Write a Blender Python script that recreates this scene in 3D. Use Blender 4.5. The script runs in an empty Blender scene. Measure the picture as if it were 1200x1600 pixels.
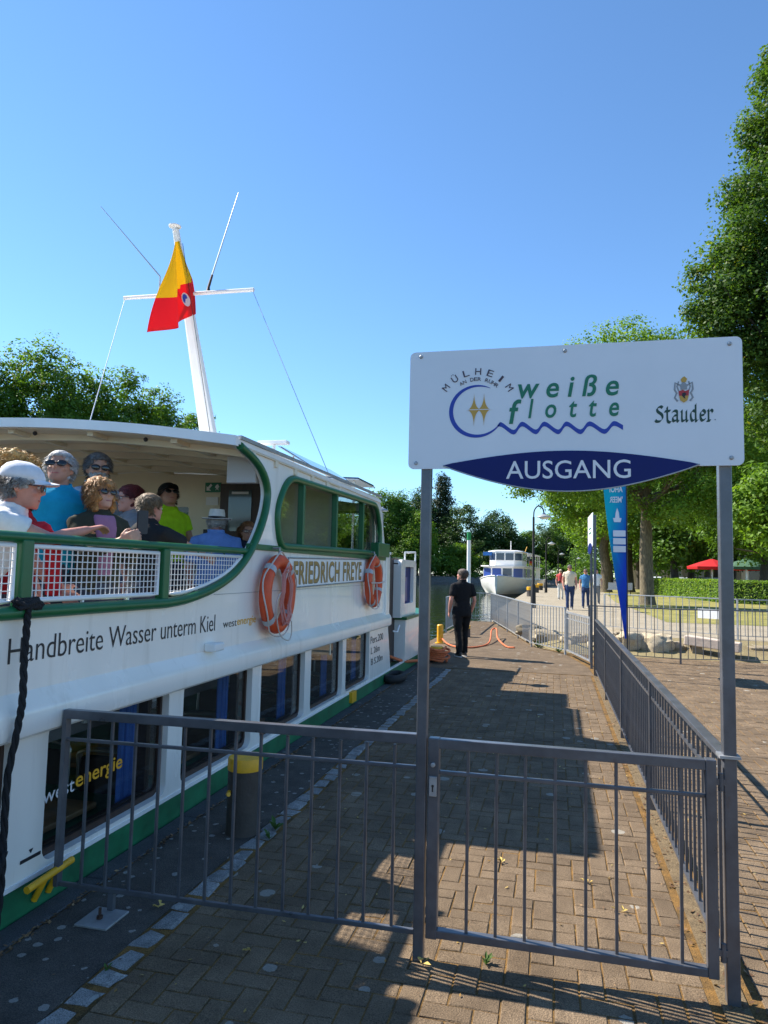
import bpy, bmesh, math, random
import numpy as np
from mathutils import Vector, Matrix, noise
from mathutils.geometry import tessellate_polygon

random.seed(7); rng = np.random.default_rng(7)
SC = bpy.context.scene
COL = SC.collection
R_ = math.radians
PI = math.pi

# ------------------------------------------------------------------ camera
cam_data = bpy.data.cameras.new('camera'); cam = bpy.data.objects.new('camera', cam_data); COL.objects.link(cam)
cam_data.sensor_fit = 'VERTICAL'; cam_data.sensor_height = 24.0; cam_data.lens = 24.0*1110/1600
cam_data.clip_start = 0.05; cam_data.clip_end = 3000
cam.matrix_world = (Matrix.Translation((0, 0, 1.68)) @ Matrix.Rotation(R_(13.5), 4, 'Z')
                    @ Matrix.Rotation(R_(90+4.74), 4, 'X') @ Matrix.Rotation(R_(1.3), 4, 'Z'))
SC.camera = cam

# ------------------------------------------------------------------ sky, sun, exposure
SUN = Vector((-0.985, 0.20, 0.99)).normalized()          # direction towards the sun
elev = math.asin(SUN.z); azim = math.atan2(SUN.x, SUN.y)  # azimuth clockwise from +Y
W = bpy.data.worlds.new('World'); SC.world = W; W.use_nodes = True
nt = W.node_tree; nt.nodes.clear()
sky = nt.nodes.new('ShaderNodeTexSky'); sky.sky_type = 'NISHITA'; sky.sun_disc = False
sky.sun_elevation = elev; sky.sun_rotation = azim
sky.altitude = 50; sky.air_density = 1.0; sky.dust_density = 0.0; sky.ozone_density = 6.5
bg = nt.nodes.new('ShaderNodeBackground'); bg.inputs['Strength'].default_value = 0.12
wo = nt.nodes.new('ShaderNodeOutputWorld')
tint = nt.nodes.new('ShaderNodeMix'); tint.data_type = 'RGBA'; tint.blend_type = 'MULTIPLY'; tint.inputs[0].default_value = 1; tint.inputs[7].default_value = (.85,.97,.99,1)
nt.links.new(sky.outputs[0], tint.inputs[6]); nt.links.new(tint.outputs[2], bg.inputs['Color']); nt.links.new(bg.outputs[0], wo.inputs['Surface'])
sd = bpy.data.lights.new('sun', 'SUN'); sd.energy = 5.0; sd.angle = R_(0.53); sd.color = (1.0, 0.93, 0.82)
so = bpy.data.objects.new('sun', sd); COL.objects.link(so)
so.rotation_euler = SUN.to_track_quat('Z', 'Y').to_euler(); so.location = (-20, 5, 20)
vs = SC.view_settings; SC.display_settings.display_device = 'sRGB'
vs.view_transform = 'Standard'; vs.look = 'None'; vs.gamma = 1.0; vs.exposure = 1.0; vs.use_curve_mapping = False
SC.cycles.max_bounces = 8; SC.cycles.transparent_max_bounces = 24; SC.cycles.diffuse_bounces = 4
SC.cycles.sample_clamp_indirect = 6.0; SC.cycles.caustics_reflective = False; SC.cycles.caustics_refractive = False

# ------------------------------------------------------------------ mesh helpers
class MB:
    def __init__(s): s.v = []; s.f = []
    def add(s, vs, fs):
        o = len(s.v); s.v += [tuple(p) for p in vs]; s.f += [tuple(i+o for i in f) for f in fs]; return s
    def bb(s, x0, x1, y0, y1, z0, z1):
        return s.add([(x0,y0,z0),(x1,y0,z0),(x1,y1,z0),(x0,y1,z0),(x0,y0,z1),(x1,y0,z1),(x1,y1,z1),(x0,y1,z1)],
                     [(3,2,1,0),(4,5,6,7),(0,1,5,4),(1,2,6,5),(2,3,7,6),(3,0,4,7)])
    def beam(s, a, b, w, h, up=(0,0,1)):
        a = Vector(a); b = Vector(b); d = (b-a).normalized(); u = Vector(up)
        x = d.cross(u)
        if x.length < 1e-4: x = d.cross(Vector((1,0,0)))
        x.normalize(); u = x.cross(d).normalized()
        vs = []
        for p in (a, b):
            for sx, sy in ((-1,-1),(1,-1),(1,1),(-1,1)): vs.append(p + x*(sx*w/2) + u*(sy*h/2))
        return s.add(vs, [(3,2,1,0),(4,5,6,7),(0,1,5,4),(1,2,6,5),(2,3,7,6),(3,0,4,7)])
    def tube(s, pts, r, n=8, closed=False):
        pts = [Vector(p) for p in pts]; m = len(pts)
        rs = r if isinstance(r, (list, tuple)) else [r]*m
        rings = []; x = None
        for i, p in enumerate(pts):
            if closed: d = pts[(i+1) % m]-pts[i-1]
            else: d = pts[min(i+1, m-1)]-pts[max(i-1, 0)]
            d = d.normalized() if d.length > 1e-9 else Vector((0,0,1))
            if x is None:
                x = d.cross(Vector((0,0,1)))
                if x.length < 1e-3: x = d.cross(Vector((1,0,0)))
            else: x = x - d*x.dot(d)
            x.normalize(); y = d.cross(x)
            rings.append([p + (x*math.cos(2*PI*k/n)+y*math.sin(2*PI*k/n))*rs[i] for k in range(n)])
        return s.loft(rings, closed)
    def loft(s, rings, closed=False, caps=True):
        n = len(rings[0]); m = len(rings); vs = [p for r in rings for p in r]; fs = []
        for i in range(m if closed else m-1):
            a = i*n; b = ((i+1) % m)*n
            for k in range(n): fs.append((a+k, a+(k+1) % n, b+(k+1) % n, b+k))
        if caps and not closed: fs += [tuple(range(n-1, -1, -1)), tuple(range((m-1)*n, m*n))]
        return s.add(vs, fs)
    def ell(s, c, r, nu=14, nv=9, M=None):
        c = Vector(c); rings = []
        if not hasattr(r, '__len__'): r = (r, r, r)
        for j in range(nv):
            t = PI*(j+0.5)/nv - PI/2 if False else -PI/2+PI*(0.04+0.92*j/(nv-1))
            ring = []
            for k in range(nu):
                a = 2*PI*k/nu; q = Vector((r[0]*math.cos(t)*math.cos(a), r[1]*math.cos(t)*math.sin(a), r[2]*math.sin(t)))
                if M: q = M @ q
                ring.append(c+q)
            rings.append(ring)
        return s.loft(rings)
    def lathe(s, prof, c=(0,0,0), n=20):
        return s.loft([[(c[0]+r*math.cos(2*PI*k/n), c[1]+r*math.sin(2*PI*k/n), c[2]+z) for k in range(n)] for r, z in prof])
    def panel(s, outer, holes, fmap, t):
        """flat plate with holes; fmap(u,v,d) -> point, d in 0..t"""
        loops = [outer]+list(holes)
        tris = tessellate_polygon([[Vector((p[0], p[1], 0)) for p in l] for l in loops])
        allp = [p for l in loops for p in l]; n = len(allp)
        vs = [fmap(p[0], p[1], 0) for p in allp]+[fmap(p[0], p[1], t) for p in allp]
        fs = []
        for a, b, c in tris: fs += [(a, b, c), (c+n, b+n, a+n)]
        o = 0
        for l in loops:
            k = len(l)
            for i in range(k): fs.append((o+i, o+(i+1) % k, o+(i+1) % k+n, o+i+n))
            o += k
        return s.add(vs, fs)
    def merge(s, o): return s.add(o.v, o.f)
    def xf(s, M): s.v = [tuple(M @ Vector(p)) for p in s.v]; return s

def mesh_of(name, mb, mat=None, smooth=None):
    me = bpy.data.meshes.new(name); me.from_pydata(mb.v, [], mb.f); me.update()
    bm = bmesh.new(); bm.from_mesh(me); bmesh.ops.recalc_face_normals(bm, faces=bm.faces); bm.to_mesh(me); bm.free()
    if mat: me.materials.append(mat)
    if smooth:
        me.shade_smooth()
        if smooth < 179: me.set_sharp_from_angle(angle=R_(smooth))
    return me
def obj(name, mb, mat=None, parent=None, smooth=None, bevel=0):
    me = mb if isinstance(mb, bpy.types.Mesh) else mesh_of(name, mb, mat, smooth)
    o = bpy.data.objects.new(name, me); COL.objects.link(o)
    if parent is not None: attach(o, parent)
    if bevel:
        m = o.modifiers.new('bevel', 'BEVEL'); m.width = bevel; m.segments = 2; m.limit_method = 'ANGLE'; m.angle_limit = R_(40)
    return o
def world_of(p):
    m = Matrix.LocRotScale(p.location, p.rotation_euler, p.scale)
    if p.parent: m = world_of(p.parent) @ p.matrix_parent_inverse @ m
    return m
def attach(o, parent): o.parent = parent; o.matrix_parent_inverse = world_of(parent).inverted()
def thing(name, loc, label, cat, group=None):
    o = bpy.data.objects.new(name, None); COL.objects.link(o); o.location = loc; o.empty_display_size = .2
    return tag(o, label, cat, group)
def tag(o, label, cat, group=None, kind=None):
    if label: o['label'] = label
    if cat: o['category'] = cat
    if group: o['group'] = group
    if kind: o['kind'] = kind
    return o
def struct(name, mb, mat, label=None, smooth=None):
    o = obj(name, mb, mat, None, smooth); o['kind'] = 'structure'
    if label: o['label'] = label
    return o
def origin_to(o, loc):
    """move a single-mesh thing's origin to loc without moving it"""
    loc = Vector(loc); o.data.transform(Matrix.Translation(-loc)); o.location = loc; return o
def rrect(x0, x1, y0, y1, r, n=5, top=True, bot=True):
    pts = []
    for cx, cy, a, ok in ((x1-r, y0+r, -90, bot), (x1-r, y1-r, 0, top), (x0+r, y1-r, 90, top), (x0+r, y0+r, 180, bot)):
        if ok:
            for k in range(n+1):
                t = R_(a+90*k/n); pts.append((cx+r*math.cos(t), cy+r*math.sin(t)))
        else:
            t = R_(a+45); pts.append((cx+r*(1 if math.cos(t) > 0 else -1), cy+r*(1 if math.sin(t) > 0 else -1)))
    return pts
def round_poly(pts, r, n=6):
    out = []; m = len(pts)
    for i in range(m):
        p = Vector(pts[i]); a = Vector(pts[i-1])-p; b = Vector(pts[(i+1) % m])-p; q = min(r[i] if hasattr(r, '__len__') else r, a.length*.48, b.length*.48)
        p0 = p+a.normalized()*q; p1 = p+b.normalized()*q
        for k in range(n+1):
            t = k/n; c = p0*(1-t)**2+p*2*t*(1-t)+p1*t*t; out.append((c.x, c.y))
    return out
def smoothline(pts, n=6, closed=False):
    P = [Vector(p) for p in pts]; m = len(P); out = []
    for i in range(m if closed else m-1):
        p1 = P[i]; p2 = P[(i+1) % m]
        p0 = P[i-1] if (closed or i > 0) else p1*2-p2
        p3 = P[(i+2) % m] if (closed or i+2 < m) else p2*2-p1
        for k in range(n):
            t = k/n
            out.append(0.5*((2*p1)+(p2-p0)*t+(2*p0-5*p1+4*p2-p3)*t*t+(3*p1-p0-3*p2+p3)*t**3))
    if not closed: out.append(P[-1])
    return out

# ------------------------------------------------------------------ materials
MATS = {}
def M(name, col, rough=.5, metal=0, var=0, vs=6, bump=0, bs=60, spec=.5, coat=0, col2=None, stretch=None, detail=4, trans=0):
    if name in MATS: return MATS[name]
    m = bpy.data.materials.new(name); m.use_nodes = True; t = m.node_tree; b = t.nodes['Principled BSDF']
    b.inputs['Roughness'].default_value = rough; b.inputs['Metallic'].default_value = metal
    b.inputs['Specular IOR Level'].default_value = spec; b.inputs['Coat Weight'].default_value = coat
    b.inputs['Base Color'].default_value = (*col, 1)
    tc = t.nodes.new('ShaderNodeTexCoord'); src = tc.outputs['Object']
    if stretch:
        mp = t.nodes.new('ShaderNodeMapping'); mp.inputs['Scale'].default_value = stretch
        t.links.new(src, mp.inputs[0]); src = mp.outputs[0]
    if var or col2:
        nz = t.nodes.new('ShaderNodeTexNoise'); nz.inputs['Scale'].default_value = vs; nz.inputs['Detail'].default_value = detail
        nz.inputs['Roughness'].default_value = .6
        t.links.new(src, nz.inputs['Vector'])
        rp = t.nodes.new('ShaderNodeMapRange'); rp.inputs[1].default_value = .3; rp.inputs[2].default_value = .7
        t.links.new(nz.outputs[0], rp.inputs[0])
        mx = t.nodes.new('ShaderNodeMix'); mx.data_type = 'RGBA'; t.links.new(rp.outputs[0], mx.inputs[0])
        c1 = tuple(c*(1-var) for c in col); c2 = col2 or tuple(min(1, c*(1+var)) for c in col)
        mx.inputs[6].default_value = (*c1, 1); mx.inputs[7].default_value = (*c2, 1)
        t.links.new(mx.outputs[2], b.inputs['Base Color'])
        if rough < .8:
            rr = t.nodes.new('ShaderNodeMapRange'); rr.inputs[3].default_value = max(.02, rough-.08); rr.inputs[4].default_value = rough+.1
            t.links.new(nz.outputs[0], rr.inputs[0]); t.links.new(rr.outputs[0], b.inputs['Roughness'])
    if bump:
        n2 = t.nodes.new('ShaderNodeTexNoise'); n2.inputs['Scale'].default_value = bs; n2.inputs['Detail'].default_value = 5
        t.links.new(src, n2.inputs['Vector'])
        bp = t.nodes.new('ShaderNodeBump'); bp.inputs['Strength'].default_value = bump; bp.inputs['Distance'].default_value = .01
        t.links.new(n2.outputs[0], bp.inputs['Height']); t.links.new(bp.outputs[0], b.inputs['Normal'])
    if trans:
        tr = t.nodes.new('ShaderNodeBsdfTranslucent'); tr.inputs[0].default_value = (*col, 1)
        ms = t.nodes.new('ShaderNodeMixShader'); ms.inputs[0].default_value = trans
        out = t.nodes['Material Output']
        t.links.new(b.outputs[0], ms.inputs[1]); t.links.new(tr.outputs[0], ms.inputs[2]); t.links.new(ms.outputs[0], out.inputs['Surface'])
    MATS[name] = m; return m
def glass_mat(name, tint=(.75,.8,.8), refl=.06, rough=.02):
    if name in MATS: return MATS[name]
    m = bpy.data.materials.new(name); m.use_nodes = True; t = m.node_tree; t.nodes.remove(t.nodes['Principled BSDF'])
    tr = t.nodes.new('ShaderNodeBsdfTransparent'); tr.inputs[0].default_value = (*tint, 1)
    gl = t.nodes.new('ShaderNodeBsdfGlossy'); gl.inputs['Roughness'].default_value = rough
    lw = t.nodes.new('ShaderNodeLayerWeight'); lw.inputs[0].default_value = .5
    fr = t.nodes.new('ShaderNodeMath'); fr.operation = 'POWER'; fr.inputs[1].default_value = 4.0; t.links.new(lw.outputs['Facing'], fr.inputs[0])
    ad = t.nodes.new('ShaderNodeMath'); ad.operation = 'ADD'; ad.inputs[1].default_value = refl; ad.use_clamp = True
    t.links.new(fr.outputs[0], ad.inputs[0])
    ms = t.nodes.new('ShaderNodeMixShader'); t.links.new(ad.outputs[0], ms.inputs[0])
    t.links.new(tr.outputs[0], ms.inputs[1]); t.links.new(gl.outputs[0], ms.inputs[2])
    t.links.new(ms.outputs[0], t.nodes['Material Output'].inputs['Surface']); MATS[name] = m; return m

# text as flat mesh: returns MB in (u,v,0) scaled to fill the given box
def text_mb(s, u0, u1, v0, v1, off=0, shear=0, ext=0.0012, fit_h=True, spacing=1.0):
    cu = bpy.data.curves.new('t', 'FONT'); cu.body = s; cu.size = 1; cu.offset = off; cu.shear = shear; cu.extrude = .01
    cu.space_character = spacing; cu.resolution_u = 4
    o = bpy.data.objects.new('t', cu); COL.objects.link(o)
    dg = bpy.context.evaluated_depsgraph_get(); me = bpy.data.meshes.new_from_object(o.evaluated_get(dg))
    vs_ = [v.co.copy() for v in me.vertices]; fs = [tuple(p.vertices) for p in me.polygons]
    bpy.data.objects.remove(o); bpy.data.curves.remove(cu); bpy.data.meshes.remove(me)
    x0 = min(v.x for v in vs_); x1 = max(v.x for v in vs_); y0 = min(v.y for v in vs_); y1 = max(v.y for v in vs_)
    if v1 is None: v1 = v0+(y1-y0)*(u1-u0)/(x1-x0)
    mb = MB(); mb.add([(u0+(v.x-x0)/(x1-x0)*(u1-u0), v0+(v.y-y0)/(y1-y0)*(v1-v0), ext if v.z > 0 else 0) for v in vs_], fs)
    return mb
def split_mb(mb, gap):
    """separate a flat text mesh into words or letters wherever the u gap exceeds gap"""
    par = list(range(len(mb.v)))
    def find(a):
        while par[a] != a: par[a] = par[par[a]]; a = par[a]
        return a
    for f in mb.f:
        for i in f[1:]: par[find(i)] = find(f[0])
    comp = {}
    for f in mb.f: comp.setdefault(find(f[0]), []).append(f)
    items = sorted(((min(mb.v[i][0] for f in fs for i in f), max(mb.v[i][0] for f in fs for i in f), fs) for fs in comp.values()), key=lambda q: q[0])
    out = []; hi = -1e9
    for a, b, fs in items:
        if a-hi > gap: out.append([])
        out[-1] += fs; hi = max(hi, b)
    res = []
    for fs in out:
        ids = sorted({i for f in fs for i in f}); mp_ = {j: k for k, j in enumerate(ids)}; m = MB(); m.add([mb.v[i] for i in ids], [tuple(mp_[i] for i in f) for f in fs]); res.append(m)
    return res
def place(mb, fmap): mb.v = [tuple(fmap(*p)) for p in mb.v]; return mb
# ------------------------------------------------------------------ shared materials
m_white = M('boat_white_paint', (.93,.885,.82), .25, var=.05, vs=1.4, bump=.03, bs=8, coat=.3, stretch=(1,1,.35))
def streaks(m, col, scale, lo, hi, amt):
    """weathering runs: vertically stretched noise mixed over the base colour"""
    t = m.node_tree; b = t.nodes['Principled BSDF']; src = b.inputs['Base Color'].links[0].from_socket
    g = t.nodes.new('ShaderNodeNewGeometry'); mp = t.nodes.new('ShaderNodeMapping'); mp.inputs['Scale'].default_value = scale
    n = t.nodes.new('ShaderNodeTexNoise'); n.inputs['Scale'].default_value = 1; n.inputs['Detail'].default_value = 6; n.inputs['Roughness'].default_value = .65
    r = t.nodes.new('ShaderNodeMapRange'); r.inputs[1].default_value = lo; r.inputs[2].default_value = hi; r.inputs[4].default_value = amt
    x = t.nodes.new('ShaderNodeMix'); x.data_type = 'RGBA'; x.inputs[7].default_value = (*col, 1)
    t.links.new(g.outputs['Position'], mp.inputs[0]); t.links.new(mp.outputs[0], n.inputs['Vector']); t.links.new(n.outputs[0], r.inputs[0]); t.links.new(r.outputs[0], x.inputs[0])
    t.links.new(src, x.inputs[6]); t.links.new(x.outputs[2], b.inputs['Base Color'])
streaks(m_white, (.50,.46,.38), (7,7,.7), .55, .80, .45); streaks(m_white, (.30,.17,.08), (3,9,2.2), .70, .82, .5)
m_white2 = M('white_paint', (.86,.85,.83), .4, var=.04, vs=4)
m_green = M('green_paint', (.012,.13,.045), .35, var=.15, vs=6)
m_hullgreen = M('hull_green', (.014,.15,.065), .5, var=.35, vs=5, bump=.1, bs=30)
m_steel = M('grey_coated_steel', (.115,.12,.135), .30, metal=.3, var=.22, vs=9, bump=.05, bs=90)
streaks(m_steel, (.10,.055,.03), (14,14,9), .66, .80, .6)
m_galv = M('galvanised_steel', (.36,.37,.38), .5, metal=.55, var=.2, vs=14)
m_dark = M('black_rubber', (.012,.012,.013), .7, bump=.2, bs=60)
m_brown = M('dark_brown_wood', (.045,.022,.014), .45, var=.3, vs=9, stretch=(4,4,.6))
m_wood = M('table_wood', (.42,.20,.08), .4, var=.3, vs=7)
m_cream = M('cream_ceiling', (.78,.70,.54), .55, var=.06, vs=3)
m_int = M('interior_dark', (.16,.12,.09), .8, var=.2, vs=2)
m_curt = M('blue_curtain', (.04,.13,.42), .8, var=.25, vs=5, stretch=(9,9,.7))
m_glass = glass_mat('window_glass', (.86,.89,.89), .02)
m_glassd = glass_mat('dark_window_glass', (.42,.45,.47), .05)
m_yellow = M('yellow_paint', (.78,.40,.015), .45, var=.12, vs=20, bump=.1, bs=60)
m_orange = M('lifebuoy_orange', (.72,.085,.02), .5, var=.14, vs=9, bump=.06, bs=50)
m_silver = M('reflective_tape', (.45,.45,.46), .35, var=.1, vs=20)
m_cordw = M('pale_cord', (.62,.55,.50), .8)
m_cordo = M('orange_rope', (.62,.16,.06), .85, var=.3, vs=40, bump=.5, bs=160)
m_ropeb = M('black_rope', (.015,.015,.017), .9, bump=.8, bs=120)
m_navy = M('navy_enamel', (.004,.012,.12), .45, var=.08, vs=5, spec=.25)
m_signw = M('sign_white', (.78,.79,.81), .4, var=.03, vs=3)
m_signblue = M('print_blue', (.012,.045,.36), .4)
m_signgreen = M('print_green', (.005,.17,.085), .4)
m_sigdk = M('print_dark_green', (.008,.05,.03), .4)
m_gold = M('print_gold', (.58,.33,.05), .4)
m_maroon = M('print_maroon', (.06,.03,.05), .4)
m_red = M('print_red', (.48,.03,.03), .4)
m_grey = M('print_grey', (.30,.31,.32), .5)
m_black = M('print_black', (.02,.02,.025), .5)
m_letw = M('print_white', (.78,.78,.80), .45)
m_amber = M('print_amber', (.80,.40,.02), .45)
m_goldl = M('gold_letters', (.36,.22,.06), .45, var=.15, vs=20)
m_solar = M('solar_glass', (.02,.04,.10), .12, var=.2, vs=3, coat=.6)
m_alu = M('aluminium', (.55,.56,.57), .35, metal=.8)
# ================================================================== SETTING
def ground_mat(name, c1, c2, sc, bump, spots=None, spotcol=(.4,.4,.38), rough=.9, spot_scale=9, big=None):
    m = bpy.data.materials.new(name); m.use_nodes = True; t = m.node_tree; b = t.nodes['Principled BSDF']
    b.inputs['Roughness'].default_value = rough; b.inputs['Specular IOR Level'].default_value = .25
    tc = t.nodes.new('ShaderNodeTexCoord'); geo = t.nodes.new('ShaderNodeNewGeometry'); P = geo.outputs['Position']
    n1 = t.nodes.new('ShaderNodeTexNoise'); n1.inputs['Scale'].default_value = sc; n1.inputs['Detail'].default_value = 7; n1.inputs['Roughness'].default_value = .7
    t.links.new(P, n1.inputs['Vector'])
    rp = t.nodes.new('ShaderNodeMapRange'); rp.inputs[1].default_value = .32; rp.inputs[2].default_value = .68; t.links.new(n1.outputs[0], rp.inputs[0])
    mx = t.nodes.new('ShaderNodeMix'); mx.data_type = 'RGBA'; t.links.new(rp.outputs[0], mx.inputs[0])
    mx.inputs[6].default_value = (*c1, 1); mx.inputs[7].default_value = (*c2, 1); last = mx.outputs[2]
    # fine grit
    n3 = t.nodes.new('ShaderNodeTexNoise'); n3.inputs['Scale'].default_value = 190; n3.inputs['Detail'].default_value = 3; t.links.new(P, n3.inputs['Vector'])
    g = t.nodes.new('ShaderNodeMapRange'); g.inputs[1].default_value = .3; g.inputs[2].default_value = .72; g.inputs[3].default_value = .5; g.inputs[4].default_value = 1.6
    t.links.new(n3.outputs[0], g.inputs[0])
    ml = t.nodes.new('ShaderNodeMix'); ml.data_type = 'RGBA'; ml.blend_type = 'MULTIPLY'; ml.inputs[0].default_value = 1
    t.links.new(last, ml.inputs[6]); t.links.new(g.outputs[0], ml.inputs[7]); last = ml.outputs[2]
    if big:      # piece to piece tone from the object / mesh-island random value
        oi = t.nodes.new('ShaderNodeNewGeometry')
        mr = t.nodes.new('ShaderNodeMapRange'); mr.inputs[3].default_value = 1-big; mr.inputs[4].default_value = 1+big
        wn = t.nodes.new('ShaderNodeAttribute'); wn.attribute_name = 'tone'
        t.links.new(wn.outputs['Fac'], mr.inputs[0])
        m3 = t.nodes.new('ShaderNodeMix'); m3.data_type = 'RGBA'; m3.blend_type = 'MULTIPLY'; m3.inputs[0].default_value = 1
        t.links.new(last, m3.inputs[6]); t.links.new(mr.outputs[0], m3.inputs[7]); last = m3.outputs[2]
    if spots:    # lichen discs
        vo = t.nodes.new('ShaderNodeTexVoronoi'); vo.inputs['Scale'].default_value = spot_scale; vo.inputs['Randomness'].default_value = 1
        nd = t.nodes.new('ShaderNodeTexNoise'); nd.inputs['Scale'].default_value = 40; t.links.new(P, nd.inputs['Vector'])
        dm = t.nodes.new('ShaderNodeVectorMath'); dm.operation = 'MULTIPLY_ADD'; dm.inputs[1].default_value = (.02,.02,.02)
        t.links.new(nd.outputs['Color'], dm.inputs[0]); t.links.new(P, dm.inputs[2]); t.links.new(dm.outputs[0], vo.inputs['Vector'])
        sx = t.nodes.new('ShaderNodeSeparateColor'); t.links.new(vo.outputs['Color'], sx.inputs[0])
        th = t.nodes.new('ShaderNodeMapRange'); th.inputs[1].default_value = spots; th.inputs[2].default_value = 1; th.inputs[3].default_value = 0; th.inputs[4].default_value = .34
        t.links.new(sx.outputs[0], th.inputs[0])
        lt = t.nodes.new('ShaderNodeMath'); lt.operation = 'LESS_THAN'; t.links.new(vo.outputs['Distance'], lt.inputs[0]); t.links.new(th.outputs[0], lt.inputs[1])
        nn = t.nodes.new('ShaderNodeTexNoise'); nn.inputs['Scale'].default_value = 120; nn.inputs['Detail'].default_value = 6; nn.inputs['Roughness'].default_value = .8; t.links.new(P, nn.inputs['Vector'])
        m5 = t.nodes.new('ShaderNodeMath'); m5.operation = 'MULTIPLY'; t.links.new(lt.outputs[0], m5.inputs[0]); t.links.new(nn.outputs[0], m5.inputs[1])
        m4 = t.nodes.new('ShaderNodeMix'); m4.data_type = 'RGBA'; t.links.new(m5.outputs[0], m4.inputs[0])
        t.links.new(last, m4.inputs[6]); m4.inputs[7].default_value = (*spotcol, 1); last = m4.outputs[2]
    t.links.new(last, b.inputs['Base Color'])
    n2 = t.nodes.new('ShaderNodeTexNoise'); n2.inputs['Scale'].default_value = 150; n2.inputs['Detail'].default_value = 6; t.links.new(P, n2.inputs['Vector'])
    bp = t.nodes.new('ShaderNodeBump'); bp.inputs['Strength'].default_value = bump; bp.inputs['Distance'].default_value = .006
    t.links.new(n2.outputs[0], bp.inputs['Height']); t.links.new(bp.outputs[0], b.inputs['Normal'])
    MATS[name] = m; return m

m_joint = ground_mat('mossy_joint', (.055,.04,.02), (.27,.145,.04), 5, .9)
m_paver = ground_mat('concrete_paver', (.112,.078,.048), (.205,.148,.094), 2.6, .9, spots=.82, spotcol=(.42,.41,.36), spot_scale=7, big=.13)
m_apron = ground_mat('old_asphalt', (.060,.052,.044), (.115,.10,.085), 4, .7, spots=.30, spotcol=(.46,.46,.42), spot_scale=15)
m_coping = ground_mat('dark_coping', (.065,.066,.068), (.10,.10,.10), 5, .35, spots=.9, spotcol=(.3,.3,.28), spot_scale=8)
m_sett = ground_mat('granite_sett', (.14,.14,.135), (.30,.295,.28), 9, .6, big=.25, spots=.5, spotcol=(.46,.46,.42), spot_scale=14)
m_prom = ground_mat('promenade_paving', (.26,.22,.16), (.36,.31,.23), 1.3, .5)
m_lawn = ground_mat('dry_lawn', (.14,.15,.035), (.34,.29,.10), .9, .9)
m_soil = ground_mat('dry_soil', (.17,.13,.07), (.30,.25,.13), 1.2, 1)
m_rock = ground_mat('pale_rock', (.24,.19,.12), (.46,.39,.28), 3.5, 1, big=.3)
m_quay = ground_mat('quay_wall', (.10,.095,.085), (.18,.17,.15), 2, .7)

# terrain sheet below everything
struct('ground', MB().add([(-1500,-1500,-2.2),(1500,-1500,-2.2),(1500,1500,-2.2),(-1500,1500,-2.2)], [(0,1,2,3)]), m_soil, 'river bed and far ground reaching the horizon')

# river
wm = bpy.data.materials.new('river_water'); wm.use_nodes = True; t = wm.node_tree; b = t.nodes['Principled BSDF']
b.inputs['Base Color'].default_value = (.022,.034,.012,1); b.inputs['Roughness'].default_value = .05; b.inputs['IOR'].default_value = 1.33
geo = t.nodes.new('ShaderNodeNewGeometry'); mp = t.nodes.new('ShaderNodeMapping'); mp.inputs['Scale'].default_value = (.9,.5,1); mp.inputs['Rotation'].default_value = (0,0,.5)
t.links.new(geo.outputs['Position'], mp.inputs[0])
hs = []
for s_, d_ in ((1.1, 3), (4.2, 3)):
    nz = t.nodes.new('ShaderNodeTexNoise'); nz.inputs['Scale'].default_value = s_; nz.inputs['Detail'].default_value = d_; t.links.new(mp.outputs[0], nz.inputs['Vector']); hs.append(nz)
ad = t.nodes.new('ShaderNodeMath'); ad.operation = 'MULTIPLY_ADD'; ad.inputs[1].default_value = .3
t.links.new(hs[1].outputs[0], ad.inputs[0]); t.links.new(hs[0].outputs[0], ad.inputs[2])
bp = t.nodes.new('ShaderNodeBump'); bp.inputs['Strength'].default_value = .55; bp.inputs['Distance'].default_value = .12
t.links.new(ad.outputs[0], bp.inputs['Height']); t.links.new(bp.outputs[0], b.inputs['Normal'])
struct('river_water', MB().add([(-400,-200,-.6),(60,-200,-.6),(60,500,-.6),(-400,500,-.6)], [(0,1,2,3)]), wm, 'rippled green river water')

def sheet(name, poly, z, mat, label, skirt=0, skirtmat=None):
    tris = tessellate_polygon([[Vector((x, y, 0)) for x, y in poly]])
    mb = MB().add([(x, y, z) for x, y in poly], tris)
    if skirt:
        n = len(poly); o = len(mb.v)
        mb.v += [(x, y, z) for x, y in poly]+[(x, y, z-skirt) for x, y in poly]
        mb.f += [(o+i, o+(i+1) % n, o+(i+1) % n+n, o+i+n) for i in range(n)]
    return struct(name, mb, mat, label)

# landing stage (z = 0) : bedding sheet, coping, apron, setts, pavers
LAND = [(-2.455,-7),(5.55,-7),(5.55,15.95),(.45,15.95),(-.42,17.15),(-2.1,25.3),(-2.95,25.3),(-2.95,15.2),(-2.455,12.7)]
landing = sheet('landing_bed', LAND, -.0045, m_joint, 'mossy bedding under the landing stage paving', 2.0)
cop = struct('quay_coping', MB().bb(-2.45,-2.32,-7,-6.5,-.3,-.02), m_coping, 'dark coping along the quay edge')
cm = mesh_of('coping_slab', MB().bb(-2.453,-2.325,.004,.996,-.1,.006), m_coping)
for i in range(21):
    o = obj('coping_slab', cm, None, cop); o.location = (random.uniform(-.004,.004), -6.5+i, random.uniform(-.002,.003))
    m = o.modifiers.new('bevel', 'BEVEL'); m.width = .006; m.segments = 1
struct('apron', MB().bb(-2.31,-1.835,-7,12.6,-.05,.001), m_apron, 'old dark asphalt strip along the quay with pale lichen spots')
struct('landing_end', MB().add([(-2.44,12.62,.001),(.66,12.62,.001),(.62,13.7,.001),(.25,15.75,.001),(-.45,17.05,.001),(-2.12,25.2,.001),(-2.93,25.2,.001),(-2.93,15.2,.001)],
       [(0,1,2,3,4,5,6,7)]), m_paver, 'worn brown paving at the far end of the landing stage')
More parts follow.
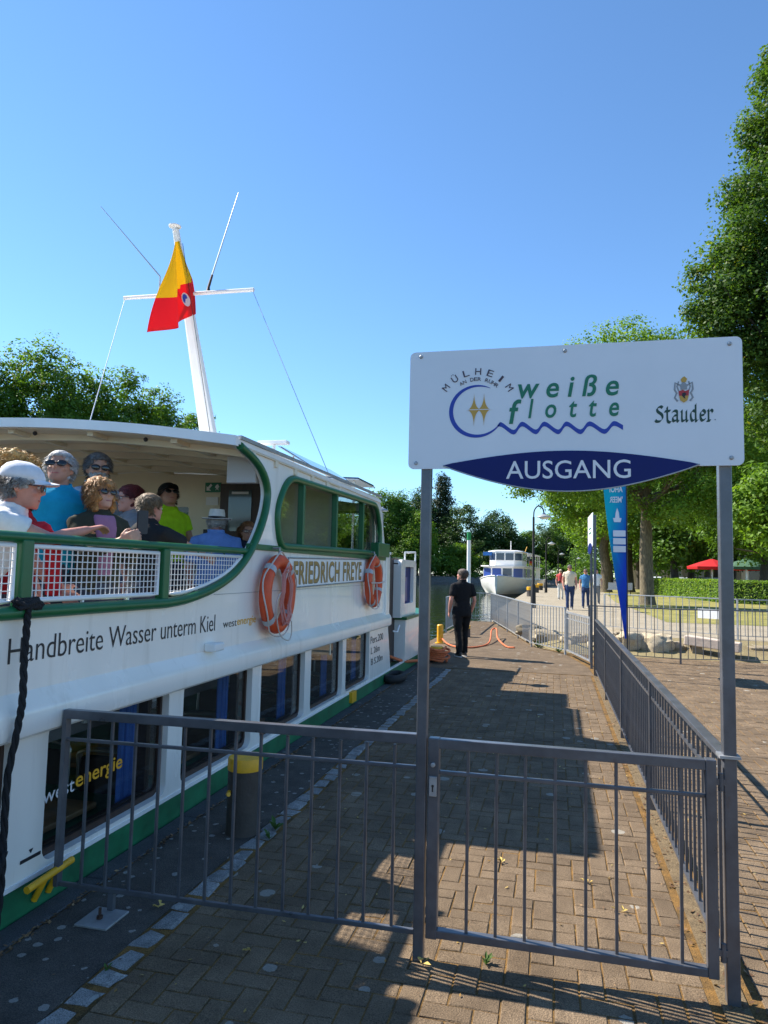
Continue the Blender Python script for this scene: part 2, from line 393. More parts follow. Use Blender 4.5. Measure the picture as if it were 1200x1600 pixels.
# setts
sett_root = struct('sett_row', MB().bb(-1.833,-1.712,-7,12.6,-.05,-.004), m_joint, 'single row of worn granite setts beside the asphalt strip')
def add_tone(me, v):
    a = me.attributes.new('tone', 'FLOAT', 'POINT'); a.data.foreach_set('value', np.full(len(me.vertices), v, dtype=np.float32) if np.isscalar(v) else v)
def paver_mb(w, l, h, bev, jit=0):
    mb = MB(); w2, l2 = w/2, l/2
    def ring(dx, z): return [(-w2+dx+random.uniform(-jit,jit), -l2+dx+random.uniform(-jit,jit), z), (w2-dx+random.uniform(-jit,jit), -l2+dx+random.uniform(-jit,jit), z),
                             (w2-dx+random.uniform(-jit,jit), l2-dx+random.uniform(-jit,jit), z), (-w2+dx+random.uniform(-jit,jit), l2-dx+random.uniform(-jit,jit), z)]
    rings = [ring(0, -h), ring(0, -bev), ring(bev, 0)]
    mb.loft(rings); mb.f = [f for f in mb.f if f != (3,2,1,0)]
    return mb
setts = []
for k in range(7):
    me = mesh_of('sett', paver_mb(.108, random.uniform(.10,.17), .05, .010, .013), m_sett); add_tone(me, random.random()); setts.append(me)
y = 2.0; k = 0
while y < 12.4:
    me = random.choice(setts); L = max(v.co.y for v in me.vertices)*2
    o = obj('sett', me, None, sett_root); o.location = (-1.772+random.uniform(-.014,.012), y+L/2, .003+random.uniform(-.004,.004)); o.rotation_euler = (random.uniform(-.03,.03), random.uniform(-.03,.03), random.uniform(-.12,.12))
    y += L+.012
# pavers
U = .1006
pav_root = struct('landing_pavement', MB().bb(-1.70,.0,-7,2.0,-.06,-.002), m_paver, 'brown concrete block paving of the landing stage')
protos = []
for k in range(14):
    me = mesh_of('paver', paver_mb(U-.0065, 2*U-.0065, .06, .004, .0022), m_paver); add_tone(me, k/13); protos.append(me)
cells = []; halves = []       # herringbone of two-unit blocks, cut to halves at the edges
def free(i, j):
    x0 = -1.705+i*U; y0 = 2.0+j*U
    if i < 0 or j < 0 or y0+U > (12.62 if x0 < .6 else 15.92): return False
    return not (x0+U > .645 and x0 < .755)
for i in range(-1, 74):
    for j in range(-1, 138):
        q = (i-j) % 4
        if q not in (0, 3): continue
        two = ((i, j), (i+1, j)) if q == 0 else ((i, j), (i, j+1)); ok = [c for c in two if free(*c)]
        if len(ok) == 2: cells.append((-1.705+(i+1)*U, 2.0+(j+.5)*U, 1) if q == 0 else (-1.705+(i+.5)*U, 2.0+(j+1)*U, 0))
        elif ok: halves.append((-1.705+(ok[0][0]+.5)*U, 2.0+(ok[0][1]+.5)*U))
def in_view(x, y):
    q = cam.matrix_world.inverted() @ Vector((x, y, 0))
    if q.z > -.1: return False
    u = 600+1110*q.x/-q.z; v = 800-1110*q.y/-q.z
    return -30 < u < 1230 and v < 1640
cells.sort(key=lambda c: (not in_view(c[0], c[1]), math.hypot(c[0], c[1])))
for c in cells[:300]:
    o = obj('paver', random.choice(protos), None, pav_root); o.location = (c[0], c[1], random.uniform(-.0025,.0025)); o.rotation_euler = (random.uniform(-.008,.008), random.uniform(-.008,.008), c[2]*PI/2+random.choice((0,PI))+random.uniform(-.010,.010))
mb = MB(); tone = []
for c in cells[300:]:
    p = paver_mb(U-.0065, 2*U-.0065, .02, .004, .002) if not c[2] else paver_mb(2*U-.0065, U-.0065, .02, .004, .002); dz = random.uniform(-.0025,.0025); sx, sy = random.uniform(-.008,.008), random.uniform(-.008,.008)
    p.v = [(x+c[0], y+c[1], z+dz+x*sx+y*sy) for x, y, z in p.v]; mb.merge(p); tone += [random.random()]*12
for c in halves:
    p = paver_mb(U-.0065, U-.0065, .02, .004, .002); p.v = [(x+c[0], y+c[1], z) for x, y, z in p.v]; mb.merge(p); tone += [random.random()]*12
me = mesh_of('paver_field', mb, m_paver); add_tone(me, np.array(tone, dtype=np.float32))
o = obj('paver_field', me, None, pav_root); o['kind'] = 'stuff'
struct('plaza', MB().bb(5.55,60,-40,15.95,-.5,-.001).bb(-2.455,5.55,-40,-7,-.5,-.001), m_paver, 'sunlit paved square to the right of and behind the landing')
struct('landing_rear', MB().bb(.0,5.55,-7,2.0,-.06,-.001), m_paver, 'paving of the landing behind the viewer')
# strip of dusty concrete under the side railing
struct('railing_footing', MB().bb(.648,.752,-7,12.7,-.06,.003), ground_mat('dusty_footing', (.11,.08,.045), (.20,.145,.08), 9, .8), 'rusty dusty concrete strip under the side railing')

# promenade and lawn (z = .3)
PROM = [(-2.1,25.4),(-.38,17.3),(.3,17.0),(3.0,17.3),(9.05,17.3),(60,17.3),(60,260),(3.0,260),(1.5,110),(-.6,80),(-2.1,66)]
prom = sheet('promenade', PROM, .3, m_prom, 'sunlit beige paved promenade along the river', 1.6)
LAWN = [(3.4,23.5),(60,21.0),(60,200),(5.0,200),(4.4,70),(3.2,40)]
sheet('lawn', LAWN, .306, m_lawn, 'dry yellowish lawn under the trees')
# dry bank between landing and promenade
mb = MB(); N = 40; rows = []
for i in range(N+1):
    x = -.45+ (9.6)*i/N
    y0 = 15.9 if x > .45 else 15.9+(.45-x)*1.3
    row = []
    for j in range(7):
        tt = j/6; yy = y0+tt*(1.6); zz = -.02+.33*min(1, tt*1.3)+ (noise.noise(Vector((x*1.7, yy*1.7, 3)))*.05 if 0 < j < 6 else 0)
        row.append((x, yy, zz))
    rows.append(row)
vs_ = [p for r in rows for p in r]; fs = [(i*7+j, (i+1)*7+j, (i+1)*7+j+1, i*7+j+1) for i in range(N) for j in range(6)]
struct('dry_bank', MB().add(vs_, fs), m_soil, 'dry earth bank between landing and promenade', smooth=179)

# far bank across the river
BANK = [(-46,-30),(-34,30),(-30,46),(-26,58),(-27,70),(-34,100),(-33,127),(-20,131),(0,136),(24,143),(60,150),(60,420),(-320,420),(-320,-30)]
def bank_mesh():
    tris = tessellate_polygon([[Vector((x, y, 0)) for x, y in BANK]])
    mb = MB().add([(x, y, .9) for x, y in BANK], tris); n = 11; o = len(mb.v)
    edge = BANK[:n]
    mb.v += [(x, y, .9) for x, y in edge]+[(x+1.2, y-1.0, -.1) for x, y in edge]+[(x+1.5, y-1.3, -1.2) for x, y in edge]
    for k in range(2): mb.f += [(o+k*n+i, o+k*n+i+1, o+(k+1)*n+i+1, o+(k+1)*n+i) for i in range(n-1)]
    return mb
struct('far_bank', bank_mesh(), m_quay, 'grassy far bank of the river with stone edge')
# ================================================================== FRONT BARRIER, SIGN, RAILINGS
YF = 3.2
def bar(mb, x, y, z0, z1, w=.0135): return mb.bb(x-w/2, x+w/2, y-w/2, y+w/2, z0, z1)
fp = thing('steel_barrier', (-1.48, YF, 0), 'grey steel barrier panel from the boat to the middle sign post', 'barrier')
for nm, z, h in (('top_rail', .925, .044), ('middle_rail', .80, .016), ('bottom_rail', .10, .022)):
    obj(nm, MB().beam((-2.40, YF, z), (-.592, YF, z+.012), .04 if h > .03 else .018, h), m_steel, fp, bevel=.003)
for x in (-2.261,-2.128,-1.997,-1.864,-1.731,-1.596,-1.464,-1.337,-1.205,-1.08,-.948,-.822,-.693):
    obj('bar', bar(MB(), x, YF, .11, .905), m_steel, fp, bevel=.002)
obj('end_bar', MB().bb(-2.405,-2.38,YF-.02,YF+.02,.088,.905), m_steel, fp, bevel=.003)
obj('foot', MB().bb(-2.10,-2.07,YF-.012,YF+.012,.0,.092), m_steel, fp)
# foot plate with a rusty bolt
pl = thing('foot_plate', (-2.08, 3.13, 0), 'square pale metal plate with a bolt on the asphalt under the barrier', 'plate')
o = obj('plate', MB().bb(-2.165,-1.995,3.03,3.215,.001,.012), m_galv, pl, bevel=.003)
obj('bolt', MB().tube([(-2.085,3.11,.01),(-2.085,3.11,.06)], .007, 8), m_brown, pl); obj('nut', MB().lathe([(.016,0),(.016,.012)], (-2.085,3.11,.012), 6), m_brown, pl)

gt = thing('barrier_gate', (.05, YF, 0), 'grey steel gate leaf with lock under the sign', 'gate')
gz0, gz1 = .115, .945
for nm, z, h in (('top_rail', .925, .042), ('middle_rail', .80, .016), ('bottom_rail', .12, .034)):
    obj(nm, MB().bb(-.49,.60,YF-.02 if h > .03 else YF-.009,YF+.02 if h > .03 else YF+.009,z-h/2,z+h/2), m_steel, gt, bevel=.003)
obj('stile', MB().bb(-.538,-.488,YF-.022,YF+.022,.098,.948), m_steel, gt, bevel=.004)
obj('stile', MB().bb(.600,.642,YF-.022,YF+.022,.10,.948), m_steel, gt, bevel=.004)
for x in (-.363,-.239,-.117,.008,.133,.256,.382,.507): obj('bar', bar(MB(), x, YF, .13, .91), m_steel, gt, bevel=.002)
lk = obj('lock_plate', MB().bb(-.530,-.497,YF-.030,YF-.020,.70,.785), m_galv, gt, bevel=.002)
obj('keyhole', MB().panel([(-.514+.006*math.cos(a*PI/4), .745+.006*math.sin(a*PI/4)) for a in range(8)], [], lambda u, v, d: (u, YF-.0305-d, v), .001).bb(-.517,-.511,YF-.0315,YF-.0300,.720,.742), m_black, lk)
obj('lock_cylinder', MB().lathe([(.010,0),(.010,.012),(.006,.013)], (0,0,0), 12).xf(Matrix.Translation((-.514,YF-.021,.835)) @ Matrix.Rotation(PI/2, 4, 'X')), m_galv, gt)
for z in (.86,.20): obj('hinge', MB().tube([(.660,YF-.005,z-.035),(.660,YF-.005,z+.035)], .011, 10).bb(.640,.676,YF-.012,YF+.002,z-.012,z+.012), m_steel, gt)

# ------------------------------------------------ the sign
sg = thing('exit_sign', (.06, YF, 0), 'large white exit sign with blue arc reading AUSGANG on two posts', 'sign')
obj('post', MB().bb(-.592,-.546,YF-.023,YF+.023,0,2.66), m_steel, sg, bevel=.004)
obj('post', MB().bb(.672,.722,YF-.005,YF+.045,0,2.66), m_steel, sg, bevel=.004)
obj('post_cap', MB().bb(.655,.735,YF-.02,YF+.06,.955,.966), m_galv, sg)
F = YF-.032
def fy(off): return lambda u, v, d=0: (u, F-off-d, v)
brd = obj('board', MB().panel(rrect(-.651,.764,2.148,2.694,.025), [], lambda u, v, d: (u, F+d, v), .006), m_signw, sg)
arc = [(-.49+1.082*k/28, 2.165+.06*math.sin(PI*k/28)-.008*k/28) for k in range(29)]
arc2 = [(-.49+1.082*k/28, 2.162-.115*math.sin(PI*k/28)**.92-.008*k/28) for k in range(28, -1, -1)]
av = obj('arc_board', MB().panel(arc[1:-1]+arc2, [], lambda u, v, d: (u, F-.0045+d, v), .004), m_navy, sg)
obj('arc_edge', MB().tube([(u, F-.002, v) for u, v in arc2], .0035, 5), m_galv, av)
obj('lettering', place(text_mb('AUSGANG', -.207,.318, 2.098,2.178, off=.004), fy(.0048)), m_letw, av)
for u, v in ((-.60,2.672),(.045,2.668),(.715,2.664),(-.615,2.175),(.715,2.180)):
    obj('bolt', MB().lathe([(.009,0),(.009,.003),(.005,.006)], (0,0,0), 10).xf(Matrix.Translation((u,F,v)) @ Matrix.Rotation(PI/2, 4, 'X')), m_galv, brd)
for tb in (text_mb('w e i ß e', -.158,.272, 2.459,2.556, off=.014, shear=.18), text_mb('f', -.196,-.142, 2.346,2.456, off=.014, shear=.18), text_mb('l  o  t  t  e', -.112,.272, 2.368,2.456, off=.014, shear=.18)):
    for g in split_mb(tb, .012): obj('letter', place(g, fy(.0008)), m_signgreen, brd)
# blue crescent ring running into the wave
rc = (-.342, 2.408); ri = []; ro = []
for k in range(61):
    a = R_(60+ 272*k/60); w = .0165*math.sin(PI*min(1, max(0, (k+1)/62)))**.55*(1 if k < 40 else 1)
    ro.append((rc[0]+.124*math.cos(a), rc[1]+.121*math.sin(a))); ri.append((rc[0]+(.124-w)*math.cos(a)+.002, rc[1]+(.121-w)*math.sin(a)+.001))
cr = MB()
for k in range(60): cr.add([(*ro[k],0),(*ro[k+1],0),(*ri[k+1],0),(*ri[k],0)], [(0,1,2,3)])
obj('blue_crescent', place(cr, fy(.0012)), m_signblue, brd)
wv = [(-.247,2.339),(-.228,2.343),(-.175,2.308),(-.138,2.344),(-.079,2.307),(-.042,2.342),(.017,2.305),(.053,2.340),(.111,2.303),(.150,2.338),(.211,2.302),(.249,2.336),(.288,2.318)]
wl = smoothline([(u, v, 0) for u, v in wv], 6); ws = MB()
n_ = len(wl)
for i in range(n_-1):
    h = lambda j: .0105*min(1, .25+j/6)
    ws.add([(wl[i].x, wl[i].y-h(i), 0), (wl[i+1].x, wl[i+1].y-h(i+1), 0), (wl[i+1].x, wl[i+1].y+h(i+1), 0), (wl[i].x, wl[i].y+h(i), 0)], [(0,1,2,3)])
obj('blue_wave', place(ws, fy(.0012)), m_signblue, brd)
# twin four-pointed gold stars
st = MB()
for cx, in ((-.353,), (-.308,)):
    pts = []
    for q in range(4):
        ax = ((1,0),(0,1),(-1,0),(0,-1))[q]; bx = ((0,1),(-1,0),(0,-1),(1,0))[q]
        ra = .032 if q % 2 == 0 else .074; rb = .074 if q % 2 == 0 else .032
        for k in range(8):
            tt = k/8; pts.append((cx+ax[0]*ra*(1-tt)**1.8+bx[0]*rb*tt**1.8, 2.415+ax[1]*ra*(1-tt)**1.8+bx[1]*rb*tt**1.8))
    st.panel(pts, [], lambda u, v, d: (u, v, d), .001)
obj('gold_star', place(st, fy(.0008)), m_gold, brd)
obj('star_line', place(MB().panel([(-.385,2.4135),(-.273,2.4135),(-.273,2.4165),(-.385,2.4165)], [], lambda u, v, d: (u, v, d), .001), fy(.0019)), m_signw, brd)
for s_, r_, a0, a1, sz in (('MÜLHEIM', .160, 143, 33, .030), ('AN DER RUHR', .132, 120, 50, .0165)):
    n_ = len(s_)
    for i, chh in enumerate(s_):
        if chh == ' ': continue
        a = R_(a0+(a1-a0)*i/(n_-1)); g = text_mb(chh, -.5*sz*(.35 if chh == 'I' else .9), .5*sz*(.35 if chh == 'I' else .9), 0, sz*(1.3 if chh == 'Ü' else 1), off=.0)
        Mx = Matrix.Translation((rc[0]+r_*math.cos(a), rc[1]+.008+r_*math.sin(a), 0)) @ Matrix.Rotation(a-PI/2, 4, 'Z')
        g.xf(Mx); obj('letter', place(g, fy(.0008)), m_maroon, brd)
# blackletter style brand lettering drawn with a broad nib
def nib(strokes, u0, v0, s, ang=40, w=.15):
    mb = MB(); nx, ny = math.cos(R_(ang))*w/2, math.sin(R_(ang))*w/2
    for st_ in strokes:
        pl_ = smoothline([(x, y, 0) for x, y in st_], 5) if len(st_) > 2 else [Vector((*st_[0],0)), Vector((*st_[1],0))]
        for i in range(len(pl_)-1):
            a, b_ = pl_[i], pl_[i+1]
            q = [(a.x-nx, a.y-ny), (b_.x-nx, b_.y-ny), (b_.x+nx, b_.y+ny), (a.x+nx, a.y+ny)]
            mb.add([(u0+x*s, v0+y*s, .0003*random.random()) for x, y in q], [(0,1,2,3)])
            e = .035
            mb.add([(u0+(a.x-nx)*s, v0+(a.y-ny-e)*s, 0), (u0+(b_.x-nx)*s, v0+(b_.y-ny-e)*s, 0), (u0+(b_.x+nx)*s, v0+(b_.y+ny+e)*s, 0.0001), (u0+(a.x+nx)*s, v0+(a.y+ny+e)*s, 0.0001)], [(0,1,2,3)])
    return mb
gl = {'S': ([[(.55,.92),(.40,1.0),(.18,.88),(.22,.68),(.48,.48),(.55,.25),(.40,.05),(.15,.03),(.05,.12)]], .64),
      't': ([[(.22,.95),(.22,.2),(.28,.0),(.42,-.05),(.5,.02)],[(.05,.68),(.42,.70)]], .46),
      'a': ([[(.10,.62),(.25,.70),(.42,.62),(.42,.12),(.48,.0),(.56,.05)],[(.42,.42),(.2,.36),(.12,.18),(.2,.03),(.38,.10)]], .60),
      'u': ([[(.05,.62),(.14,.66),(.14,.12),(.22,.02),(.40,.12)],[(.44,.68),(.44,.1),(.50,.0),(.58,.06)]], .62),
      'd': ([[(.44,1.08),(.44,.1),(.50,.0),(.58,.05)],[(.42,.62),(.25,.68),(.12,.5),(.12,.2),(.22,.02),(.40,.12)]], .62),
      'e': ([[(.14,.34),(.42,.42),(.42,.60),(.28,.68),(.14,.5),(.14,.18),(.26,.02),(.46,.12)]], .52),
      'r': ([[(.05,.62),(.14,.66),(.14,.0)],[(.14,.5),(.28,.68),(.40,.64),(.42,.54)],[(.04,0),(.26,.0)]], .46)}
tot = sum(gl[c][1] for c in 'Stauder'); s_ = .232/tot; u = .416; br = MB()
for c in 'Stauder': br.merge(nib(gl[c][0], u, 2.338, s_*1.0)); u += gl[c][1]*s_
place(br, lambda x, y, z: (x, 2.338+(y-2.338)*1.12, z))
obj('lettering', place(br, fy(.001)), m_sigdk, brd)
# coat of arms
cx, cz = .5335, 2.47
obj('crest_mantling', place(MB().tube([(cx-.012,2.492,0),(cx-.034,2.505,0),(cx-.036,2.475,0),(cx-.028,2.46,0),(cx-.036,2.44,0),(cx-.024,2.425,0)], .0042, 5).tube([(cx+.012,2.492,0),(cx+.034,2.505,0),(cx+.036,2.475,0),(cx+.028,2.46,0),(cx+.036,2.44,0),(cx+.024,2.425,0)], .0042, 5)
    .tube([(cx-.02,2.51,0),(cx-.026,2.488,0),(cx-.02,2.47,0)], .003, 5).tube([(cx+.02,2.51,0),(cx+.026,2.488,0),(cx+.02,2.47,0)], .003, 5), lambda u, v, w: (u, F-.0008-.001*(w > 0), v)), m_grey, brd)
obj('crest_helm', place(MB().panel([(cx-.012,2.475),(cx+.012,2.475),(cx+.014,2.495),(cx,2.508),(cx-.014,2.495)], [], lambda u, v, d: (u, v, d), .001), fy(.0015)), m_grey, brd)
obj('crest_plume', place(MB().panel([(cx-.008,2.506),(cx+.008,2.506),(cx+.014,2.520),(cx+.004,2.531),(cx-.004,2.528),(cx-.012,2.518)], [], lambda u, v, d: (u, v, d), .001), fy(.0015)), m_gold, brd)
obj('crest_shield', place(MB().panel([(cx-.019,2.448),(cx+.019,2.448),(cx+.021,2.474),(cx+.006,2.468),(cx-.004,2.473),(cx-.021,2.468)], [], lambda u, v, d: (u, v, d), .001), fy(.0022)), m_red, brd)
obj('crest_base', place(MB().panel([(cx-.019,2.4475),(cx-.014,2.428),(cx,2.418),(cx+.014,2.428),(cx+.019,2.4475)], [], lambda u, v, d: (u, v, d), .001), fy(.0022)), m_gold, brd)
obj('crest_charge', place(MB().panel([(cx-.006,2.458),(cx+.004,2.462),(cx+.010,2.454),(cx+.003,2.445),(cx+.006,2.434),(cx-.002,2.440),(cx-.008,2.448)], [], lambda u, v, d: (u, v, d), .001), fy(.0034)), m_black, brd)
obj('registered_mark', place(MB().panel([(.655+.003*math.cos(a*PI/4), 2.342+.003*math.sin(a*PI/4)) for a in range(8)], [], lambda u, v, d: (u, v, d), .0006), fy(.0008)), m_grey, brd)

# ------------------------------------------------ railings
def railing(name, pts, label, h=.95, step=.118, mat=m_steel, z0=0, top=.05, mid=True, post_every=2.35, low=.10, barw=.013, first_post=True, group=None):
    P = [Vector((*p[:2], p[2] if len(p) > 2 else z0)) for p in pts]
    c = sum((p for p in P), Vector())/len(P)
    rt = thing(name, P[0], label, 'railing', group)
    for a, b_ in zip(P, P[1:]):
        L = (b_-a).length; d = (b_-a)/L; Z = Vector((0,0,1)); e = d*.0005
        obj('top_rail', MB().beam(a+Z*(h-.012), b_+Z*(h-.012), top, .024), mat, rt, bevel=.002)
        if mid: obj('middle_rail', MB().beam(a+Z*(h-.15), b_+Z*(h-.15), .012, .018), mat, rt)
        obj('bottom_rail', MB().beam(a+Z*low, b_+Z*low, .03, .014), mat, rt)
        npst = max(1, round(L/post_every))
        for k in range(npst+1):
            if k == 0 and (a is not P[0] or not first_post): continue
            p = a+d*(L*k/npst); obj('post', MB().beam(p, p+Z*(h-.024), .036, .036, up=d), mat, rt)
        nb = round(L/step); me = mesh_of('bar', MB().bb(-barw/2,barw/2,-barw/2,barw/2,low+.007,h-.024), mat)
        for k in range(1, nb):
            o = obj('bar', me, None, rt); o.location = a+d*(L*k/nb); o.rotation_euler.z = math.atan2(d.y, d.x)
    return rt
railing('side_railing', [(.70,3.30),(.70,12.60)], 'long grey railing running back along the right of the landing', first_post=False)
railing('corner_railing', [(-2.92,19.9),(-2.92,25.15),(-2.12,25.15),(-.50,17.05),(.24,15.72)], 'pale railing rounding the far end of the landing behind the man', h=1.0, step=.13, mat=m_galv, mid=False)
railing('bank_railing', [(.72,15.45),(2.41,15.0),(4.15,15.5),(8.5,16.0)], 'dark railing in front of the pale boulders', h=1.07, step=.155, mat=m_steel, mid=False, top=.035, barw=.012)
railing('promenade_railing', [(1.28,19.3),(4.05,17.65),(8.0,17.45)], 'pale railing on the promenade behind the boulders', h=.93, step=.15, mat=m_galv, z0=.3, mid=False, top=.04)
# small notice hanging on the promenade railing
nb = thing('notice_plate', (3.6,17.75,.75), 'blank white notice plate tied to the promenade railing', 'notice'); obj('plate', MB().beam((3.28,18.02,.86),(3.70,17.77,.86),.004,.22), m_white2, nb); obj('tie', MB().tube([(3.30,17.99,.97),(3.30,18.08,1.0)], .006, 5), m_black, nb)
# far gate leaf
fg = thing('far_gate', (.46,14.65,0), 'pale gate leaf closing the far end of the landing', 'gate')
A = Vector((.27,15.55,0)); B = Vector((.66,13.72,0)); D = (B-A).normalized()
for nm, z, w in (('top_rail',.90,.035),('middle_rail',.78,.02),('bottom_rail',.12,.03)): obj(nm, MB().beam(A+Vector((0,0,z)), B+Vector((0,0,z)), w, w), m_galv, fg)
for q in (A, B): obj('stile', MB().beam(q+Vector((0,0,.1)), q+Vector((0,0,.92)), .04, .04, up=D), m_galv, fg)
for k in range(1, 14):
    q = A.lerp(B, k/14); obj('bar', MB().beam(q+Vector((0,0,.13)), q+Vector((0,0,.9)), .014, .014, up=D), m_galv, fg)
# far sign seen from its edge
s2 = thing('far_sign', (.68,13.1,0), 'narrow white sign seen almost edge-on at the far gate', 'sign')
for p in ((.685,12.68),(.672,13.62)): obj('post', MB().bb(p[0]-.022,p[0]+.022,p[1]-.022,p[1]+.022,0,2.72), m_steel, s2)
b2 = obj('board', MB().panel(rrect(12.62,13.80,2.18,2.76,.03), [], lambda u, v, d: (.655-(u-12.62)*.02-d, u, v), .012), m_signw, s2)
ov = [(13.21+.50*math.cos(2*PI*k/30), 2.16+.10*math.sin(2*PI*k/30)) for k in range(30)]
obj('arc_board', MB().panel(ov, [], lambda u, v, d: (.652-(u-12.62)*.02-.012-d, u, v), .006), m_navy, s2)
obj('lettering', MB().panel(rrect(12.95,13.5,2.50,2.53,.01), [], lambda u, v, d: (.642-(u-12.62)*.02-d, u, v), .001).panel(rrect(12.95,13.5,2.42,2.45,.01), [], lambda u, v, d: (.642-(u-12.62)*.02-d, u, v), .001), m_signgreen, s2)

# ------------------------------------------------ near bollard, and others
def bollard(x, y, r, h, label, cap=.05, group=None, body=None):
    t = thing('bollard', (x,y,0), label, 'bollard', group)
    obj('body', MB().lathe([(r*1.05,0),(r,.03),(r,h-cap)], (x,y,0), 28), body or M('bollard_brown', (.055,.045,.038), .6, var=.25, vs=9, bump=.3, bs=50), t, smooth=40)
    obj('cap', MB().lathe([(r*.98,h-cap-.004),(r*1.03,h-cap),(r*1.03,h-.012),(r*.98,h),(r*.1,h+.004)], (x,y,0), 28), m_yellow, t, smooth=35)
    return t
bt = bollard(-1.925, 4.36, .108, .47, 'brown steel bollard with yellow cap behind the barrier', .075)
obj('peg', MB().tube([(-1.985,4.26,.27),(-1.965,4.20,.275),(-1.945,4.17,.285)], .013, 8), m_yellow, bt, smooth=60)
bollard(-2.13,13.35,.11,.30,'low bollard with yellow cap wrapped in orange rope',.06)
bollard(-2.25,18.9,.12,.30,'low yellow-capped bollard behind the man in black',.08)
yp = thing('mooring_post', (-2.62,16.9,0), 'slim bright yellow mooring post at the water edge', 'post')
obj('shaft', MB().lathe([(.075,0),(.075,.42),(.06,.44),(.01,.445)], (-2.62,16.9,0), 18), m_yellow, yp, smooth=35); obj('base', MB().lathe([(.12,0),(.12,.02)], (-2.62,16.9,0), 18), m_yellow, yp)
for i, (x, y) in enumerate(((-1.4,45.5),(-1.33,55.3),(-1.17,64.8))):
    t = bollard(x, y, .24, .6, ('nearest','middle','farthest')[i]+' of three yellow-capped bollards on the promenade edge', .2, 'promenade edge bollards')
    t.location.z = .3
    for ch in t.children: ch.location.z += 0
# ================================================================== THE NEAR BOAT
XB = -2.47; XC = -5.07; XF = 2*XC-XB; YB0, YB1 = -6.0, 10.62
boat = thing('passenger_boat', (XC, 6, -.6), 'white passenger boat with green trim, open deck and mast moored at the landing', 'boat')
def side(x0): return lambda u, v, d: (x0-d, u, v)
roofz = lambda x: 2.695+.21*max(0, 1-((x-XC)/2.6)**2)

# hull below: green band, white line
def taper(y):   # half width forward of the cabin
    return 2.6 if y < 13.4 else max(.25, 2.6-.16*(y-13.4)**2)
ys = [YB0]+[11.0+.5*k for k in range(13)]
def hull_ring(z, off): 
    R = [(XC+taper(y)+off, y, z) for y in ys]; Lr = [(XC-taper(y)-off, y, z) for y in reversed(ys)]
    return R+Lr
obj('hull', MB().loft([hull_ring(-1.1,-.25), hull_ring(-.45,-.02), hull_ring(.0,.012), hull_ring(.145,.012), hull_ring(.146,-.02)]), m_hullgreen, boat)
obj('white_line', MB().loft([hull_ring(.1465,.008), hull_ring(.168,.008), hull_ring(.169,-.03)], caps=False), m_white2, boat)

# lower saloon wall with window openings
WY = [(.41,1.59),(1.72,2.93),(3.17,4.33),(4.52,5.67),(5.86,6.98),(7.17,8.32),(8.47,9.60)]
WY = [(-2.2,-1.03),(-.9,.28)]+WY
lw = MB().panel([(YB0,.168),(YB1,.168),(YB1+.33,.168),(YB1+.05,.9),(YB1,1.02),(YB0,1.02)], [rrect(a, b_, .195, .885, .07) for a, b_ in WY], side(XB), .05)
lower = obj('lower_wall', lw, m_white, boat)
for i, (a, b_) in enumerate(WY):
    if b_ < 2.5: continue
    w = obj('window', MB().panel(rrect(a-.004,b_+.004,.188,.889,.07), [rrect(a+.022,b_-.022,.23,.87,.05)], lambda u, v, d: (XB-.051-d, u, v), .03), m_brown, boat)
    obj('pane', MB().panel(rrect(a+.015,b_-.015,.225,.875,.05), [], lambda u, v, d: (XB-.062-d, u, v), .006), m_glass, w)
    obj('sill', MB().bb(XB-.12,XB-.085,a+.03,b_-.03,.17,.235), m_brown, w)
    obj('side_frame', MB().bb(XB-.16,XB-.095,b_-.10,b_-.05,.16,.92), m_brown, w)
    # curtain
    n = 26; c0 = b_-.30; c1 = b_-.12
    pts = [(XB-.17+.022*math.sin(k*1.9)+.006*math.sin(k*.7), c0+(c1-c0)*k/n) for k in range(n+1)]
    cv = [(x-.0, y+(.012 if z < .3 else 0)*math.sin(k), z) for z in (.13,.5,.93) for k, (x, y) in enumerate(pts)]
    m_ = n+1; obj('curtain', MB().add(cv, [(r*m_+k, r*m_+k+1, (r+1)*m_+k+1, (r+1)*m_+k) for r in range(2) for k in range(n)]), m_curt, boat, smooth=179)
